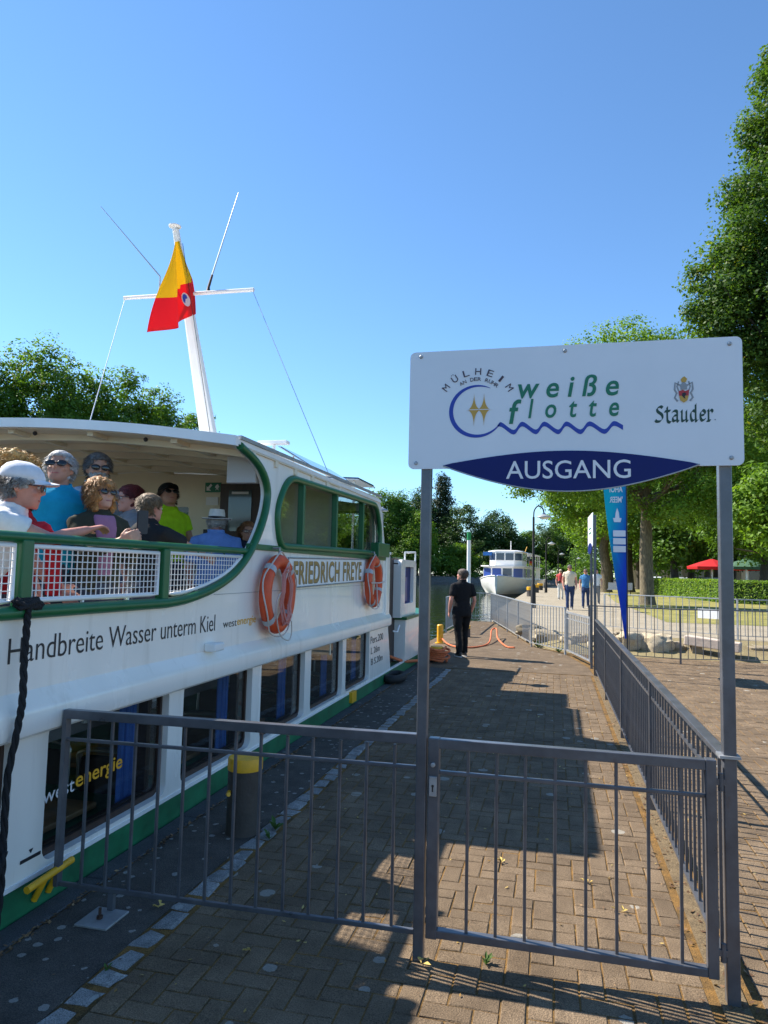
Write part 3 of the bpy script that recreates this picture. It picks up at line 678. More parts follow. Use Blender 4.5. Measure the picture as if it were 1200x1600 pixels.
# saloon interior
obj('saloon_floor', MB().bb(XC-2.45,XB-.2,-3,10.3,-.62,-.55), m_int, boat)
obj('saloon_back_wall', MB().bb(XC-2.5,XC-2.45,-3,10.3,-.55,.17), m_brown, boat)
obj('saloon_end_wall', MB().bb(XC-2.45,XB-.2,10.2,10.25,-.55,.6), m_brown, boat)
obj('saloon_ceiling', MB().bb(XC-2.45,XB-.18,-3,10.3,.60,.64), M('saloon_ceiling', (.10,.085,.07), .7), boat) if False else None
obj('saloon_inner_wall', MB().bb(XB-.2,XB-.17,-3,10.3,-.6,.15), m_brown, boat)
def chair(x, y, face, label):
    t = thing('saloon_chair', (x,y,-.55), label, 'chair', 'chairs in the boat saloon')
    s = face
    obj('seat', MB().bb(x-.2,x+.2,y-.2,y+.2,-.12,-.06), M('chair_fabric', (.05,.03,.03), .8), t, bevel=.02)
    obj('backrest', MB().bb(x-.18,x+.18,y-s*.2-.02,y-s*.2+.02,.12,.38), M('chair_fabric', (.05,.03,.03), .8), t, bevel=.015)
    obj('frame', MB().tube(smoothline([(x-.21,y-s*.17,-.55),(x-.21,y-s*.2,-.1),(x-.21,y-s*.22,.3),(x-.17,y-s*.23,.41),(x+.17,y-s*.23,.41),(x+.21,y-s*.22,.3),(x+.21,y-s*.2,-.1),(x+.21,y-s*.17,-.55)], 4), .013, 8), m_alu, t, smooth=60)
    obj('frame', MB().tube([(x-.21,y+s*.2,-.55),(x-.21,y+s*.2,-.1),(x-.21,y-s*.2,-.1)], .012, 8).tube([(x+.21,y+s*.2,-.55),(x+.21,y+s*.2,-.1),(x+.21,y-s*.2,-.1)], .012, 8), m_alu, t, smooth=60)
def table(x, y, label):
    t = thing('saloon_table', (x,y,-.55), label, 'table', 'tables in the boat saloon')
    obj('top', MB().bb(x-.45,x+.45,y-.32,y+.32,.17,.205), m_wood, t, bevel=.008); obj('leg', MB().tube([(x,y,-.55),(x,y,.17)], .03, 10), m_alu, t)
for i, (a, b_) in enumerate(WY):
    if b_ < 2.5: continue
    c = (a+b_)/2; wn_ = ('half-hidden leftmost','gold-lettered','second whole','third whole','fourth whole','last')[i-3] + ' lower boat window'
    table(XB-.75, c-.03, 'brown wooden saloon table behind the '+wn_)
    chair(XB-.48, c-.50, 1, 'steel tube chair on the left inside the '+wn_); chair(XB-.48, c+.42, -1, 'steel tube chair on the right inside the '+wn_); chair(XB-1.05, c+.50, -1, 'steel tube chair further in at the right of the '+wn_)

# rounded ledge between lower and upper wall
prof = [(-.02,1.075),(.0,1.066),(.045,1.002),(.056,.985),(.060,.965),(.060,.885),(.055,.866),(.040,.852),(.0,.844),(-.02,.844)]
obj('ledge', MB().loft([[(XB+dx, y, z) for dx, z in prof] for y in (YB0, 3, 7, YB1+.07)]), m_white, boat, smooth=24)
# upper wall with curved end and cabin window
OP = [(4.20,1.44),(4.48,1.46),(4.84,1.52),(5.17,1.62),(5.42,1.76),(5.60,1.92),(5.74,2.10),(5.81,2.27),(5.80,2.39),(5.70,2.50),(5.52,2.585),(5.22,2.655)]
ops = [(p.x, p.y) for p in smoothline([(a, b_, 0) for a, b_ in OP], 5)]
win = round_poly([(6.15,1.885),(10.02,1.93),(10.04,2.25),(9.80,2.615),(6.30,2.55),(6.03,2.20)], [.12,.06,.3,.3,.35,.3], 7)
out = [(YB0,1.05),(10.45,1.05),(10.43,1.95),(10.25,2.35),(10.12,2.60),(9.95,2.735),(5.20,2.69)]+list(reversed(ops))+[(YB0,1.44)]
upper = obj('upper_wall', MB().panel(out, [win], side(XB), .05), m_white, boat)
# far side of the boat, simple twin
obj('far_upper_wall', MB().panel([(YB0,.168),(10.45,.168),(10.43,1.95),(10.12,2.60),(9.95,2.735),(8.0,2.70),(8.0,1.44),(YB0,1.44)], [rrect(8.15,9.8,1.9,2.55,.1)]+[rrect(a, b_, .22, .62, .07) for a, b_ in WY], lambda u, v, d: (XF+d, u, v), .05), m_white, boat)
obj('hull_bottom_cover', MB().bb(XF+.05,XB-.05,YB0,YB0+.05,.168,1.43), m_white, boat)
# deck
obj('deck', MB().bb(XF+.05,XB-.42,YB0+.05,10.4,.64,.69), M('deck_grey', (.16,.16,.17), .7, var=.15, vs=5), boat)
obj('side_box', MB().bb(XB-.42,XB-.39,YB0+.05,10.4,.64,.98).bb(XB-.42,XB-.052,YB0+.05,10.4,.98,1.0), M('deck_grey', (.16,.16,.17), .7), boat)
# green trim
TX = XB+.015
obj('opening_trim', MB().tube([(TX,YB0,1.445),(TX,0,1.445),(TX,3,1.445)]+[(TX,a,b_) for a, b_ in ops], .034, 10), m_green, boat, smooth=60)
obj('belt_trim', MB().bb(XB-.03,XB+.022,5.50,10.40,1.835,1.885), m_green, boat, bevel=.006)
wt = [(TX-.006,a,b_) for a, b_ in win]
wn = obj('cabin_window', MB().tube(wt, .036, 8, closed=True), m_green, boat, smooth=60)
for y, z0, z1 in ((6.76,1.9,2.56),(7.89,1.9,2.575),(9.07,1.92,2.59)): obj('mullion', MB().bb(XB-.045,XB+.02,y-.028,y+.028,z0,z1), m_green, wn, bevel=.004)
obj('pane', MB().panel(win, [], lambda u, v, d: (XB-.028-d, u, v), .006), m_glass, wn)
obj('nav_light_box', MB().bb(XB-.02,XB+.10,9.62,10.30,1.88,2.075), m_green, boat, bevel=.008)
# railing on the open deck
obj('top_rail', MB().tube([(TX-.02,YB0,1.80),(TX-.02,2.5,1.80),(TX-.02,5.46,1.815)], .026, 12), m_green, boat, smooth=60)
obj('far_rail', MB().tube([(XF+.03,YB0,1.80),(XF+.03,8.0,1.80)], .026, 8), m_green, boat, smooth=60)
for y in (-3.38,-2.12,-.86,.40,1.66,2.92,4.18): obj('railing_post', MB().bb(TX-.05,TX+.012,y-.036,y+.036,1.44,1.79), m_green, boat, bevel=.006)
for y in (-3.38,-.86,1.66,4.18,6.0): obj('railing_post', MB().bb(XF+.01,XF+.06,y-.036,y+.036,1.43,1.79), m_green, boat)
def mesh_panel(y0, y1, ztop, bottom):   # bottom(y) lower edge
    n = 14; lo = [(y0+(y1-y0)*k/n, bottom(y0+(y1-y0)*k/n)) for k in range(n+1)]
    oute = lo+[(y1, ztop), (y0, ztop)]; fr = obj('mesh_frame', MB().tube([(TX-.02,a,b_) for a, b_ in oute], .0125, 8, closed=True), m_white2, boat, smooth=60)
    mb = MB(); y = y0+.045
    while y < y1-.015: mb.beam((TX-.024,y,bottom(y)), (TX-.024,y,ztop), .0045, .0045); y += .043
    z = ztop-.036
    while z > 1.49:
        ya = y0; yb = y1
        while bottom(yb) > z and yb > ya: yb -= .01
        if yb-ya > .05: mb.beam((TX-.020,ya,z), (TX-.020,yb,z), .0045, .0045)
        z -= .036
    obj('wire_mesh', mb, m_white2, fr)
    for y in (y0+.35*(y1-y0), y0+.72*(y1-y0)):
        obj('clip', MB().beam((TX-.02,y,ztop),(TX-.02,y,1.79),.01,.01), m_green, fr); obj('clip', MB().beam((TX-.02,y,bottom(y)-.03),(TX-.02,y,bottom(y)),.014,.014), m_white2, fr)
flat = lambda y: 1.497
def curved(y):
    for (a, b_), (c, d) in zip(ops, ops[1:]):
        if a <= y <= c and c > a: return max(1.497, b_+(d-b_)*(y-a)/(c-a)+.045)
    return 1.497
for y0, y1 in ((-.80,.34),(.46,1.60),(1.72,2.86),(2.98,4.12)): mesh_panel(y0, y1, 1.762, flat)
mesh_panel(4.25, 5.37, 1.768, lambda y: min(1.767, curved(y)))
# roof
xs = [XC-2.62+5.24*k/24 for k in range(25)]
def roof_sheet(y0, y1, dz0, dz1): return MB().loft([[(x, y, roofz(x)+dz1) for x in xs]+[(x, y, roofz(x)+dz0) for x in reversed(xs)] for y in (y0, y1)])
roof = obj('roof', roof_sheet(5.18,10.0,-.03,.012), m_white2, boat)
obj('roof_front_edge', roof_sheet(5.13,5.18,-.05,.03), m_white2, roof)
obj('added_shade_roof', roof_sheet(-6.0,.9,-.03,.012), m_white2, boat)  # added out of view to shade the paving behind the camera
for x_ in (XB-.1,XF+.1):
    for y_ in (-5.5,-2.5,.7): obj('added_shade_roof_post', MB().tube([(x_,y_,1.4),(x_,y_,roofz(x_))], .03, 8), m_white2, boat)  # posts carrying the added shade roof, also out of view
obj('roof_gutter', MB().beam((XB+.02,5.2,2.722),(XB+.02,10.0,2.757),.03,.03), m_galv, roof)
obj('roof_lining', roof_sheet(5.25,8.0,-.045,-.033), m_cream, roof)
for y in (5.5,6.0,6.5,7.0,7.5): obj('roof_beam', roof_sheet(y-.03,y+.03,-.10,-.046), m_cream, roof)
for x in (XC-2.0,XC-1.2,XC-.4,XC+.4,XC+1.2,XC+2.0): obj('roof_beam', MB().beam((x,5.26,roofz(x)-.065),(x,7.99,roofz(x)-.065),.06,.035), m_cream, roof)
for x in (XC+1.7,XC+.6,XC-.5): obj('ceiling_lamp', MB().ell((x,5.32,roofz(x)-.07), (.02,.02,.02), 8, 6), m_black, roof)
# bulkhead with door, exit sign
bw = obj('bulkhead', MB().panel([(XF+.06,.69),(XB-.06,.69),(XB-.06,2.66),(XC+1.3,2.80),(XC,2.86),(XC-1.3,2.80),(XF+.06,2.66)], [rrect(XC-1.9,-4.42,1.75,2.42,.03)], lambda u, v, d: (u, 8.0+d, v), .04), m_cream, boat)
obj('bulkhead_pane', MB().panel(rrect(XC-1.9,-4.42,1.75,2.42,.03), [], lambda u, v, d: (u, 8.02+d, v), .004), m_glass, bw)
dr = obj('door', MB().bb(-3.98,-3.20,7.955,7.99,.70,2.70), m_brown, bw, bevel=.005)
obj('door_pane', MB().bb(-3.86,-3.56,7.945,7.953,2.12,2.62), M('door_glass', (.05,.075,.08), .1, coat=.5), dr); obj('fire_sign', MB().bb(-3.60,-3.51,7.942,7.944,2.10,2.20), m_red, dr)
obj('door_notice', MB().bb(-3.82,-3.60,7.942,7.944,2.57,2.60), m_letw, dr)
es = obj('exit_notice', MB().bb(-4.20,-3.985,7.985,7.992,2.60,2.72), m_signgreen, bw)
obj('exit_arrow', MB().panel([(-4.18,2.62),(-4.12,2.62),(-4.145,2.640),(-4.105,2.685),(-4.125,2.705),(-4.165,2.660),(-4.18,2.68)], [], lambda u, v, d: (u, 7.984-d, v), .002), m_letw, es)
obj('exit_figure', MB().panel([(-4.06,2.62),(-4.05,2.65),(-4.07,2.66),(-4.05,2.69),(-4.03,2.70),(-4.01,2.665),(-4.025,2.65),(-4.02,2.62),(-4.04,2.64)], [], lambda u, v, d: (u, 7.984-d, v), .002), m_letw, es)
obj('wall_notice', MB().bb(-4.18,-4.02,7.985,7.992,2.44,2.54), m_letw, bw); obj('wall_socket', MB().bb(-4.2,-4.05,7.982,7.992,2.02,2.14), m_black, bw)
obj('speaker', MB().bb(XB-.34,XB-.06,5.72,5.80,2.42,2.66), M('pale_grey_plastic', (.5,.5,.5), .5), boat, bevel=.01)
# bench backs on the deck
for y in (2.6,3.5,4.6,5.6,6.6): obj('bench', MB().bb(XC-.6,XC+.9,y-.03,y+.03,.69,1.45), M('bench_wood', (.16,.085,.04), .6, var=.2), boat, bevel=.01)
# cabin beyond the bulkhead (steering room): front screen
obj('front_screen', MB().panel([(XF+.06,.69),(XB-.06,.69),(XB-.06,2.62),(XC+1.3,2.78),(XC,2.84),(XC-1.3,2.78),(XF+.06,2.62)], [rrect(XB-.75,XB-.15,1.95,2.52,.09), rrect(XC-1.2,XC+1.5,1.95,2.52,.09)], lambda u, v, d: (u, 9.95+d, v), .04), M('cabin_grey', (.34,.34,.32), .6), boat)
obj('screen_seal', MB().tube([(u, 9.93, v) for u, v in rrect(XB-.75,XB-.15,1.95,2.52,.09)], .02, 6, closed=True), m_dark, boat)
# name board
def nm(u, v, d=0): return (XB+.022+d, u, v+.02*(u-6.46)/2.87*2.9*.7)
nbd = obj('name_board', MB().panel([(6.36,1.50),(9.16,1.50),(9.16,1.785),(6.36,1.785)], [], lambda u, v, d: nm(u, v, d-.018), .018), m_white2, boat)
obj('board_frame', MB().tube([nm(*p) for p in ((6.36,1.50),(9.16,1.50),(9.16,1.785),(6.36,1.785))], .008, 6, closed=True), m_galv, nbd)
for g in split_mb(text_mb('FRIEDRICH FREYE', 6.515,9.005, 1.520,1.752, off=.022, spacing=1.12), .07): obj('letter_shadow', place(g, lambda u, v, d: nm(u, v, .001+d*.5)), m_black, nbd)
for g in split_mb(text_mb('FRIEDRICH FREYE', 6.50,8.99, 1.527,1.757, off=.016, spacing=1.12), .07): obj('lettering', place(g, lambda u, v, d: nm(u, v, .003+d)), m_goldl, nbd)
# painted lettering
sf = lambda u, v, d=0: (XB+.0015+d, u, v)
for g in split_mb(text_mb('Handbreite Wasser unterm Kiel', 2.855,4.94, 1.205,1.325, off=-.006), .028): obj('slogan', place(g, sf), m_black, boat)
obj('sponsor_text', place(text_mb('west', 5.075,5.315, 1.216,1.262, off=-.004), sf), m_black, boat)
obj('sponsor_text', place(text_mb('energie', 5.325,5.69, 1.200,1.279, off=.006), sf), m_amber, boat)
obj('pers_text', place(text_mb('Pers.200', 9.66,10.40, .665,.765, off=0), sf), m_black, boat)
obj('length_text', place(text_mb('L 26m', 9.70,10.20, .52,.61, off=0), sf), m_black, boat)
obj('width_text', place(text_mb('B 5.20m', 9.72,10.40, .365,.455, off=0), sf), m_black, boat)
wl_ = lambda u, v, d=0: (XB-.055+d, u, v)
obj('window_text', place(text_mb('west', 3.225,3.47, .455,.515), wl_), m_letw, boat)
obj('window_text', place(text_mb('energie', 3.48,3.91, .44,.545, off=.012), wl_), m_amber, boat)
obj('draught_mark', MB().panel([(3.02,.245),(3.16,.245),(3.16,.262),(3.02,.262)], [], lambda u, v, d: (XB+.0015+d, u, v), .001).panel([(3.075,.295),(3.09,.275),(3.105,.295)], [], lambda u, v, d: (XB+.0015+d, u, v), .001), m_black, boat)
obj('panel_seam', MB().beam((XB+.001,4.9,1.475),(XB+.001,10.2,1.487),.004,.004), m_grey, boat)
obj('side_lamp', MB().bb(XB,XB+.09,4.78,4.94,1.065,1.125), m_white2, boat, bevel=.012)
# yellow steel brackets at the waterline
for nm_, y in (('step_bracket',3.18),('step_bracket',8.72)):
    obj(nm_, MB().tube([(XB+.08,y-.20,.155),(XB+.08,y+.12,.175)], .018, 10) .tube([(XB+.08,y-.07,.165),(XB+.02,y-.07,.05)], .016, 8).tube([(XB+.08,y+.03,.17),(XB+.02,y+.03,.05)], .016, 8) if y < 5 else MB().bb(XB,XB+.05,y-.1,y+.1,.04,.17), m_yellow, boat, smooth=50)
# doorway and fore deckhouse
obj('end_pillar', MB().bb(XB-.12,XB+.03,10.43,10.66,.84,1.93), m_white, boat, bevel=.015)
obj('pillar_cap', MB().bb(XB-.5,XB+.0,10.46,10.86,1.932,1.975), m_white2, boat, bevel=.01)
obj('doorway_panel', MB().bb(XB-.75,XB-.16,10.68,12.3,.17,1.90), M('doorway_brown', (.035,.016,.012), .55), boat)
obj('door_edge', MB().tube([(XB-.06,10.98,.17),(XB-.05,10.80,.6),(XB-.06,10.72,.9)], .05, 8), m_white, boat, smooth=60)
obj('hook', MB().tube([(XB-.04,11.25,.72),(XB+.02,11.3,.70),(XB+.02,11.45,.80)], .016, 6), m_white2, boat)
dh = obj('deckhouse', MB().panel(rrect(11.75,13.1,.90,1.88,.12,5,True,False), [rrect(12.10,12.85,1.12,1.76,.03)], side(-2.50), .06), m_white, boat, smooth=30)
obj('deckhouse_front', MB().bb(-2.66,-2.56,11.75,11.81,.90,1.80), m_white, boat)
obj('deckhouse_roof', MB().bb(-7.4,-2.56,11.75,13.08,1.82,1.872), m_white2, boat)
obj('deckhouse_rear', MB().bb(-7.4,-2.57,13.02,13.08,.30,1.80), m_white, boat)
obj('window', MB().bb(-2.60,-2.565,12.08,12.87,1.10,1.78), m_navy, dh); obj('poster', MB().bb(-2.561,-2.557,12.12,12.55,1.16,1.58), M('poster', (.45,.30,.32), .5, var=.5, vs=9, col2=(.10,.10,.35)), dh)
obj('curtain', MB().bb(-2.562,-2.557,12.12,12.42,1.60,1.76), m_curt, dh)
obj('bulwark', MB().loft([[(XC+taper(y)+.03,y,.17),(XC+taper(y)+.03,y,.86),(XC+taper(y)-.22,y,.86),(XC+taper(y)-.22,y,.17)] for y in (11.9,12.5,13,13.5,14,14.5,15,15.5,16,16.5)]), m_white, boat)
obj('bulwark_cap', MB().loft([[(XC+taper(y)+.06,y,.862),(XC+taper(y)+.06,y,.91),(XC+taper(y)-.26,y,.91),(XC+taper(y)-.26,y,.862)] for y in (11.87,12.5,13,13.5,14,14.5,15,15.5,16,16.5)]), m_green, boat)
obj('foredeck', MB().bb(-6.0,-2.75,12.1,15.2,.30,.33), m_hullgreen, boat)
obj('roof_rail', MB().beam((-2.7,11.9,1.90),(-2.7,12.9,1.90),.03,.05), m_green, boat)
obj('grab_frame', MB().tube([(-2.62,12.6,1.87),(-2.62,12.6,2.02),(-2.62,13.6,2.05),(-2.62,13.6,1.87)], .018, 6), m_white2, boat)
obj('exhaust_pipe', MB().tube([(-2.9,11.75,1.6),(-2.9,11.75,2.66)], .07, 14).lathe([(.075,0),(.15,.0),(.14,.02),(.02,.075)], (-2.9,11.75,2.70), 16).tube([(-2.9,11.75,2.66),(-2.9,11.75,2.71)], .05, 8), m_galv, boat, smooth=45)
# on the roof
rb = obj('roof_box', MB().loft([[(-3.75,7.15,2.80),(-3.02,7.15,2.76),(-3.02,7.7,2.76),(-3.75,7.7,2.80)],[(-3.70,7.2,3.03),(-3.12,7.2,3.02),(-3.12,7.68,3.02),(-3.70,7.68,3.03)]]), m_white2, roof, bevel=.02)
obj('radar_bar', MB().bb(-3.28,-2.93,7.42,7.54,3.085,3.125).tube([(-3.10,7.48,3.02),(-3.10,7.48,3.09)], .02, 8), m_white2, roof, bevel=.008)
def tilted(x0, z0, x1, z1, y0, y1, th): return MB().add([(x0,y0,z0),(x1,y0,z1),(x1,y1,z1),(x0,y1,z0),(x0,y0,z0+th),(x1,y0,z1+th),(x1,y1,z1+th),(x0,y1,z0+th)], [(3,2,1,0),(4,5,6,7),(0,1,5,4),(1,2,6,5),(2,3,7,6),(3,0,4,7)])
sp_ = obj('solar_panel', tilted(-2.74,2.86,-3.14,3.10,7.78,9.75,.02), m_solar, roof); obj('panel_frame', tilted(-2.72,2.85,-3.16,3.11,7.75,9.78,.012), m_alu, roof)
for y_ in (8.1,9.4): obj('panel_leg', MB().tube([(-3.1,y_,2.78),(-3.1,y_,3.07)], .014, 6), m_alu, roof)
obj('solar_panel', tilted(-2.86,3.04,-4.2,3.10,10.2,11.15,.03), m_solar, roof); obj('panel_frame', tilted(-2.84,3.03,-4.22,3.09,10.17,11.18,.012), m_alu, roof)
for x_ in (-2.95,-4.1): obj('panel_leg', MB().tube([(x_,10.3,1.9),(x_,10.3,3.05)], .018, 6), m_alu, roof)
obj('vent', MB().lathe([(.10,0),(.10,.12),(.14,.13),(.13,.17),(.02,.19)], (-4.2,6.2,2.87), 14), m_white2, roof, smooth=40)
# mast with cross bar, aerials and stays
mp = lambda t: Vector((XC, 10.02-1.55*t, 2.9+3.4*t))
mast = obj('mast', MB().loft([[tuple(mp(t)+Vector((a*w, 0, 0))+Vector((0, b_*w*.8, b_*w*.3))) for a, b_ in ((-1,-.6),(-.6,-1),(.6,-1),(1,-.6),(1,.6),(.6,1),(-.6,1),(-1,.6))] for t, w in ((0,.15),(.12,.135),(.2,.115),(.5,.088),(.8,.060),(1,.04))]), m_white2, boat, smooth=35)
obj('mast_lamp', MB().lathe([(.022,0),(.022,.05),(.085,.062),(.085,.074),(.02,.08)], (XC,8.45,6.26), 14), m_white2, mast)
cb = obj('cross_bar', MB().tube([(-6.06,8.83,5.53),(-4.04,8.83,5.51)], .028, 10), m_white2, boat, smooth=60)
obj('aerial', MB().tube([(-5.51,8.85,5.55),(-5.51,8.85,5.82),(-6.55,8.85,6.97)], [.012,.012,.006], 6), m_alu, cb); obj('aerial', MB().tube([(-4.70,8.85,5.75),(-4.34,8.85,6.95)], [.012,.006], 6), m_alu, cb)
obj('aerial_mount', MB().tube([(-4.74,8.85,5.53),(-4.74,8.85,5.60),(-4.69,8.85,5.78)], [.035,.02,.016], 6), m_brown, cb)
obj('stay', MB().tube([(-6.05,8.83,5.50),(-3.95,5.35,2.90)], .0045, 5), m_alu, boat); obj('stay', MB().tube([(-4.05,8.83,5.48),(-2.58,7.95,2.78)], .0045, 5), m_alu, boat)
obj('stay', MB().tube([(XC+.10,8.5,6.1),(XC+.16,9.7,2.95)], .004, 5), m_black, boat)
# flag (its own thing)
fl_ = MB(); NU, NV = 18, 22; P0 = Vector((-5.02,8.50,6.14)); Pm = Vector((-5.0,8.93,5.28)); P1 = Vector((-4.95,7.86,4.63))
vs_ = []; fs = []
for j in range(NV+1):
    v = j/NV
    hoist = P0.lerp(Vector((-5.03,8.98,5.27)), v)
    fly = Vector((-5.05,8.44,6.10)).lerp(P1, v)
    for i in range(NU+1):
        u = i/NU; p = hoist.lerp(fly, u); 
        p = p+Vector((.09*math.sin(u*9+v*2.5)*min(1, v*2), .02*math.sin(u*7+v*5)*v, -.06*math.sin(PI*u)*v)); vs_.append(p)
fs = [(j*(NU+1)+i, j*(NU+1)+i+1, (j+1)*(NU+1)+i+1, (j+1)*(NU+1)+i) for j in range(NV) for i in range(NU)]
m_fy = M('flag_yellow', (.85,.60,.01), .7, trans=.5); m_fr = M('flag_red', (.80,.025,.035), .7, trans=.5); m_fb = M('flag_badge', (.75,.75,.75), .7, trans=.3)
flag = obj('flag', MB(), None); me = bpy.data.meshes.new('flag'); me.from_pydata([tuple(p) for p in vs_], [], fs)
for m_ in (m_fy, m_fr): me.materials.append(m_)
for k, p in enumerate(me.polygons):
    j, i = divmod(k, NU); u = (i+.5)/NU; v = (j+.5)/NV
    p.material_index = 1 if v > .60-.17*max(0, .35-u)*2+.02 else 0
    p.use_smooth = True
flag.data = me; flag.name = 'flag'
sm = flag.modifiers.new('thick', 'SOLIDIFY'); sm.thickness = .004
tag(flag, 'yellow and red flag with round blue badge hanging from the mast', 'flag'); origin_to(flag, (-5.02,8.5,6.1))
bc = Vector((-4.90,8.50,5.30))
bd = obj('badge', MB().add([tuple(bc+Vector((.02,0,0)))]+[tuple(bc+Vector((.02+.0*k, .12*math.cos(2*PI*k/20), .085*math.sin(2*PI*k/20)))) for k in range(20)], [(0,1+k,1+(k+1) % 20) for k in range(20)]), m_fb, flag)
obj('badge_mark', MB().add([tuple(bc+Vector((.024,-.02,0)))]+[tuple(bc+Vector((.024,-.03+.07*math.cos(PI*k/10+.5), .06*math.sin(PI*k/10+.5)))) for k in range(15)], [(0,1+k,2+k) for k in range(14)]), M('flag_blue', (.02,.05,.35), .7), bd)

# lifebuoys
def lifebuoy(y, z, label, rot):
    x = XB+.085; t = thing('lifebuoy', (x, y, z-.38), label, 'lifebuoy', None)
    R0, r0 = .290, .062; n, m_ = 40, 12
    ring = [[(x+r0*.85*math.sin(2*PI*k/m_), y+(R0+r0*math.cos(2*PI*k/m_))*math.cos(2*PI*i/n), z+(R0+r0*math.cos(2*PI*k/m_))*math.sin(2*PI*i/n)) for k in range(m_)] for i in range(n)]
    obj('ring', MB().loft(ring, closed=True), m_orange, t, smooth=179)
    for a0 in (45,135,225,315):
        rr = [[(x+(r0+.004)*.86*math.sin(2*PI*k/m_), y+(R0+(r0+.004)*math.cos(2*PI*k/m_))*math.cos(a), z+(R0+(r0+.004)*math.cos(2*PI*k/m_))*math.sin(a)) for k in range(m_)] for a in [R_(a0+rot+q) for q in (-5,0,5)]]
        obj('reflective_band', MB().loft(rr, caps=False), m_silver, t, smooth=179)
    rope = []
    for i in range(64):
        a = 2*PI*i/64; sag = .030*abs(math.sin(2*(a-R_(45+rot)))); rad = R0+r0+.006+sag-.014
        rope.append((x+.02+.02*math.sin(4*a), y+rad*math.cos(a), z+rad*math.sin(a)))
    obj('grab_rope', MB().tube(rope, .007, 6, closed=True), m_cordw, t, smooth=179)
    return t, x
t, x = lifebuoy(5.97,1.455,'orange lifebuoy with coiled line left of the name board',0)
obj('line_coil', MB().tube([(x+.075+.01*math.sin(k*2.1), 5.985+(.10+.012*math.sin(k*.37))*math.cos(k*.42)+.05*math.sin(k*.05), 1.44+(.24+.02*math.sin(k*.31))*math.sin(k*.42)) for k in range(90)], .006, 5), M('pink_line', (.62,.25,.22), .8), t, smooth=179)
obj('line_loose', MB().tube(smoothline([(x+.06,5.9,1.60),(x+.08,6.02,1.74),(x+.07,5.92,1.52),(x+.08,5.75,1.40),(x+.07,5.8,1.22),(x+.05,5.95,1.085),(x+.03,6.2,1.03),(x+.03,6.26,1.10),(x+.04,6.22,1.20)], 5), .006, 5), m_cordw, t, smooth=179)
obj('hook', MB().tube([(x-.08,5.97,1.86),(x,5.97,1.86),(x,5.97,1.80)], .012, 6), m_galv, t)
t, x = lifebuoy(9.43,1.53,'orange lifebuoy right of the name board',20)
obj('line_wrap', MB().tube([(x+.07,9.06,1.52),(x+.08,9.43,1.515),(x+.07,9.80,1.53)], .009, 6).tube([(x+.075,9.3,1.50),(x+.075,9.38,1.20)], .009, 6), m_cordw, t)
obj('hook', MB().tube([(x-.08,9.43,1.93),(x,9.43,1.93),(x,9.43,1.87)], .012, 6), m_galv, t)
# black mooring rope hanging down the side
rp = thing('mooring_rope', (-2.36,2.84,0), 'thick black rope hanging down the boat side from the green post', 'rope')
def twist(path, r, label=None):
    pl_ = smoothline(path, 10); mb = MB()
    for ph in range(3):
        pts = []
        for i, p in enumerate(pl_):
            a = i*.55+ph*2*PI/3; pts.append(p+Vector((math.cos(a), math.sin(a), .0))*r*.55)
        mb.tube(pts, r*.62, 6)
    return mb
obj('strand', twist([(-2.42,2.91,1.47),(-2.41,2.895,1.38),(-2.40,2.88,1.22),(-2.375,2.855,1.05),(-2.375,2.835,.92),(-2.39,2.81,.7),(-2.39,2.81,.45),(-2.38,2.80,.25),(-2.36,2.76,.05)], .0155), m_ropeb, rp, smooth=179)
obj('knot', MB().tube([(-2.43+.02*math.sin(k*.9), 2.92+.075*math.cos(k*.55), 1.475+.012*math.sin(k*.8)+.004*(k % 7)) for k in range(46)], .013, 7), m_ropeb, rp, smooth=179)
obj('loose_end', twist([(-2.37,2.80,.40),(-2.36,2.74,.30),(-2.38,2.66,.12),(-2.34,2.62,.03)], .013), m_ropeb, rp, smooth=179)
fd = thing('fender', (-2.36,10.65,0), 'black rubber tyre fender lying at the boat end on the quay', 'fender')
obj('tyre', MB().loft([[(-2.36+.0+(.13+.055*math.cos(2*PI*k/10))*math.cos(2*PI*i/24), 10.75+(.30+.055*math.cos(2*PI*k/10))*math.sin(2*PI*i/24), .075+.06*math.sin(2*PI*k/10)) for k in range(10)] for i in range(24)], closed=True), m_dark, fd, smooth=179)
# orange ropes on the quay
orp = thing('orange_mooring_rope', (-2.13,13.3,0), 'orange mooring rope coiled round the low bollard and led to the boat', 'rope')
obj('coil', MB().tube([(-2.13+(.19+.06*math.sin(k*.23))*math.cos(k*.35), 13.33+(.20+.06*math.cos(k*.31))*math.sin(k*.35), .03+.0022*k+.02*math.sin(k*.7)) for k in range(110)], .022, 7), m_cordo, orp, smooth=179)
obj('lead', MB().tube(smoothline([(-2.30,13.2,.05),(-2.40,12.6,.10),(-2.48,12.0,.16),(-2.60,11.4,.3)], 5), .026, 7), m_cordo, orp, smooth=179)
orq = thing('orange_stern_line', (-1.9,16,0), 'orange rope lying across the paving beside the man in black', 'rope')
obj('strand', MB().tube(smoothline([(-2.58,16.9,.12),(-2.3,16.2,.05),(-1.9,15.9,.03),(-1.5,17.0,.03),(-1.55,18.6,.22),(-1.45,18.9,.24),(-1.32,17.6,.12),(-1.05,16.6,.03),(-.85,16.4,.03)], 6), .019, 7), m_cordo, orq, smooth=179)
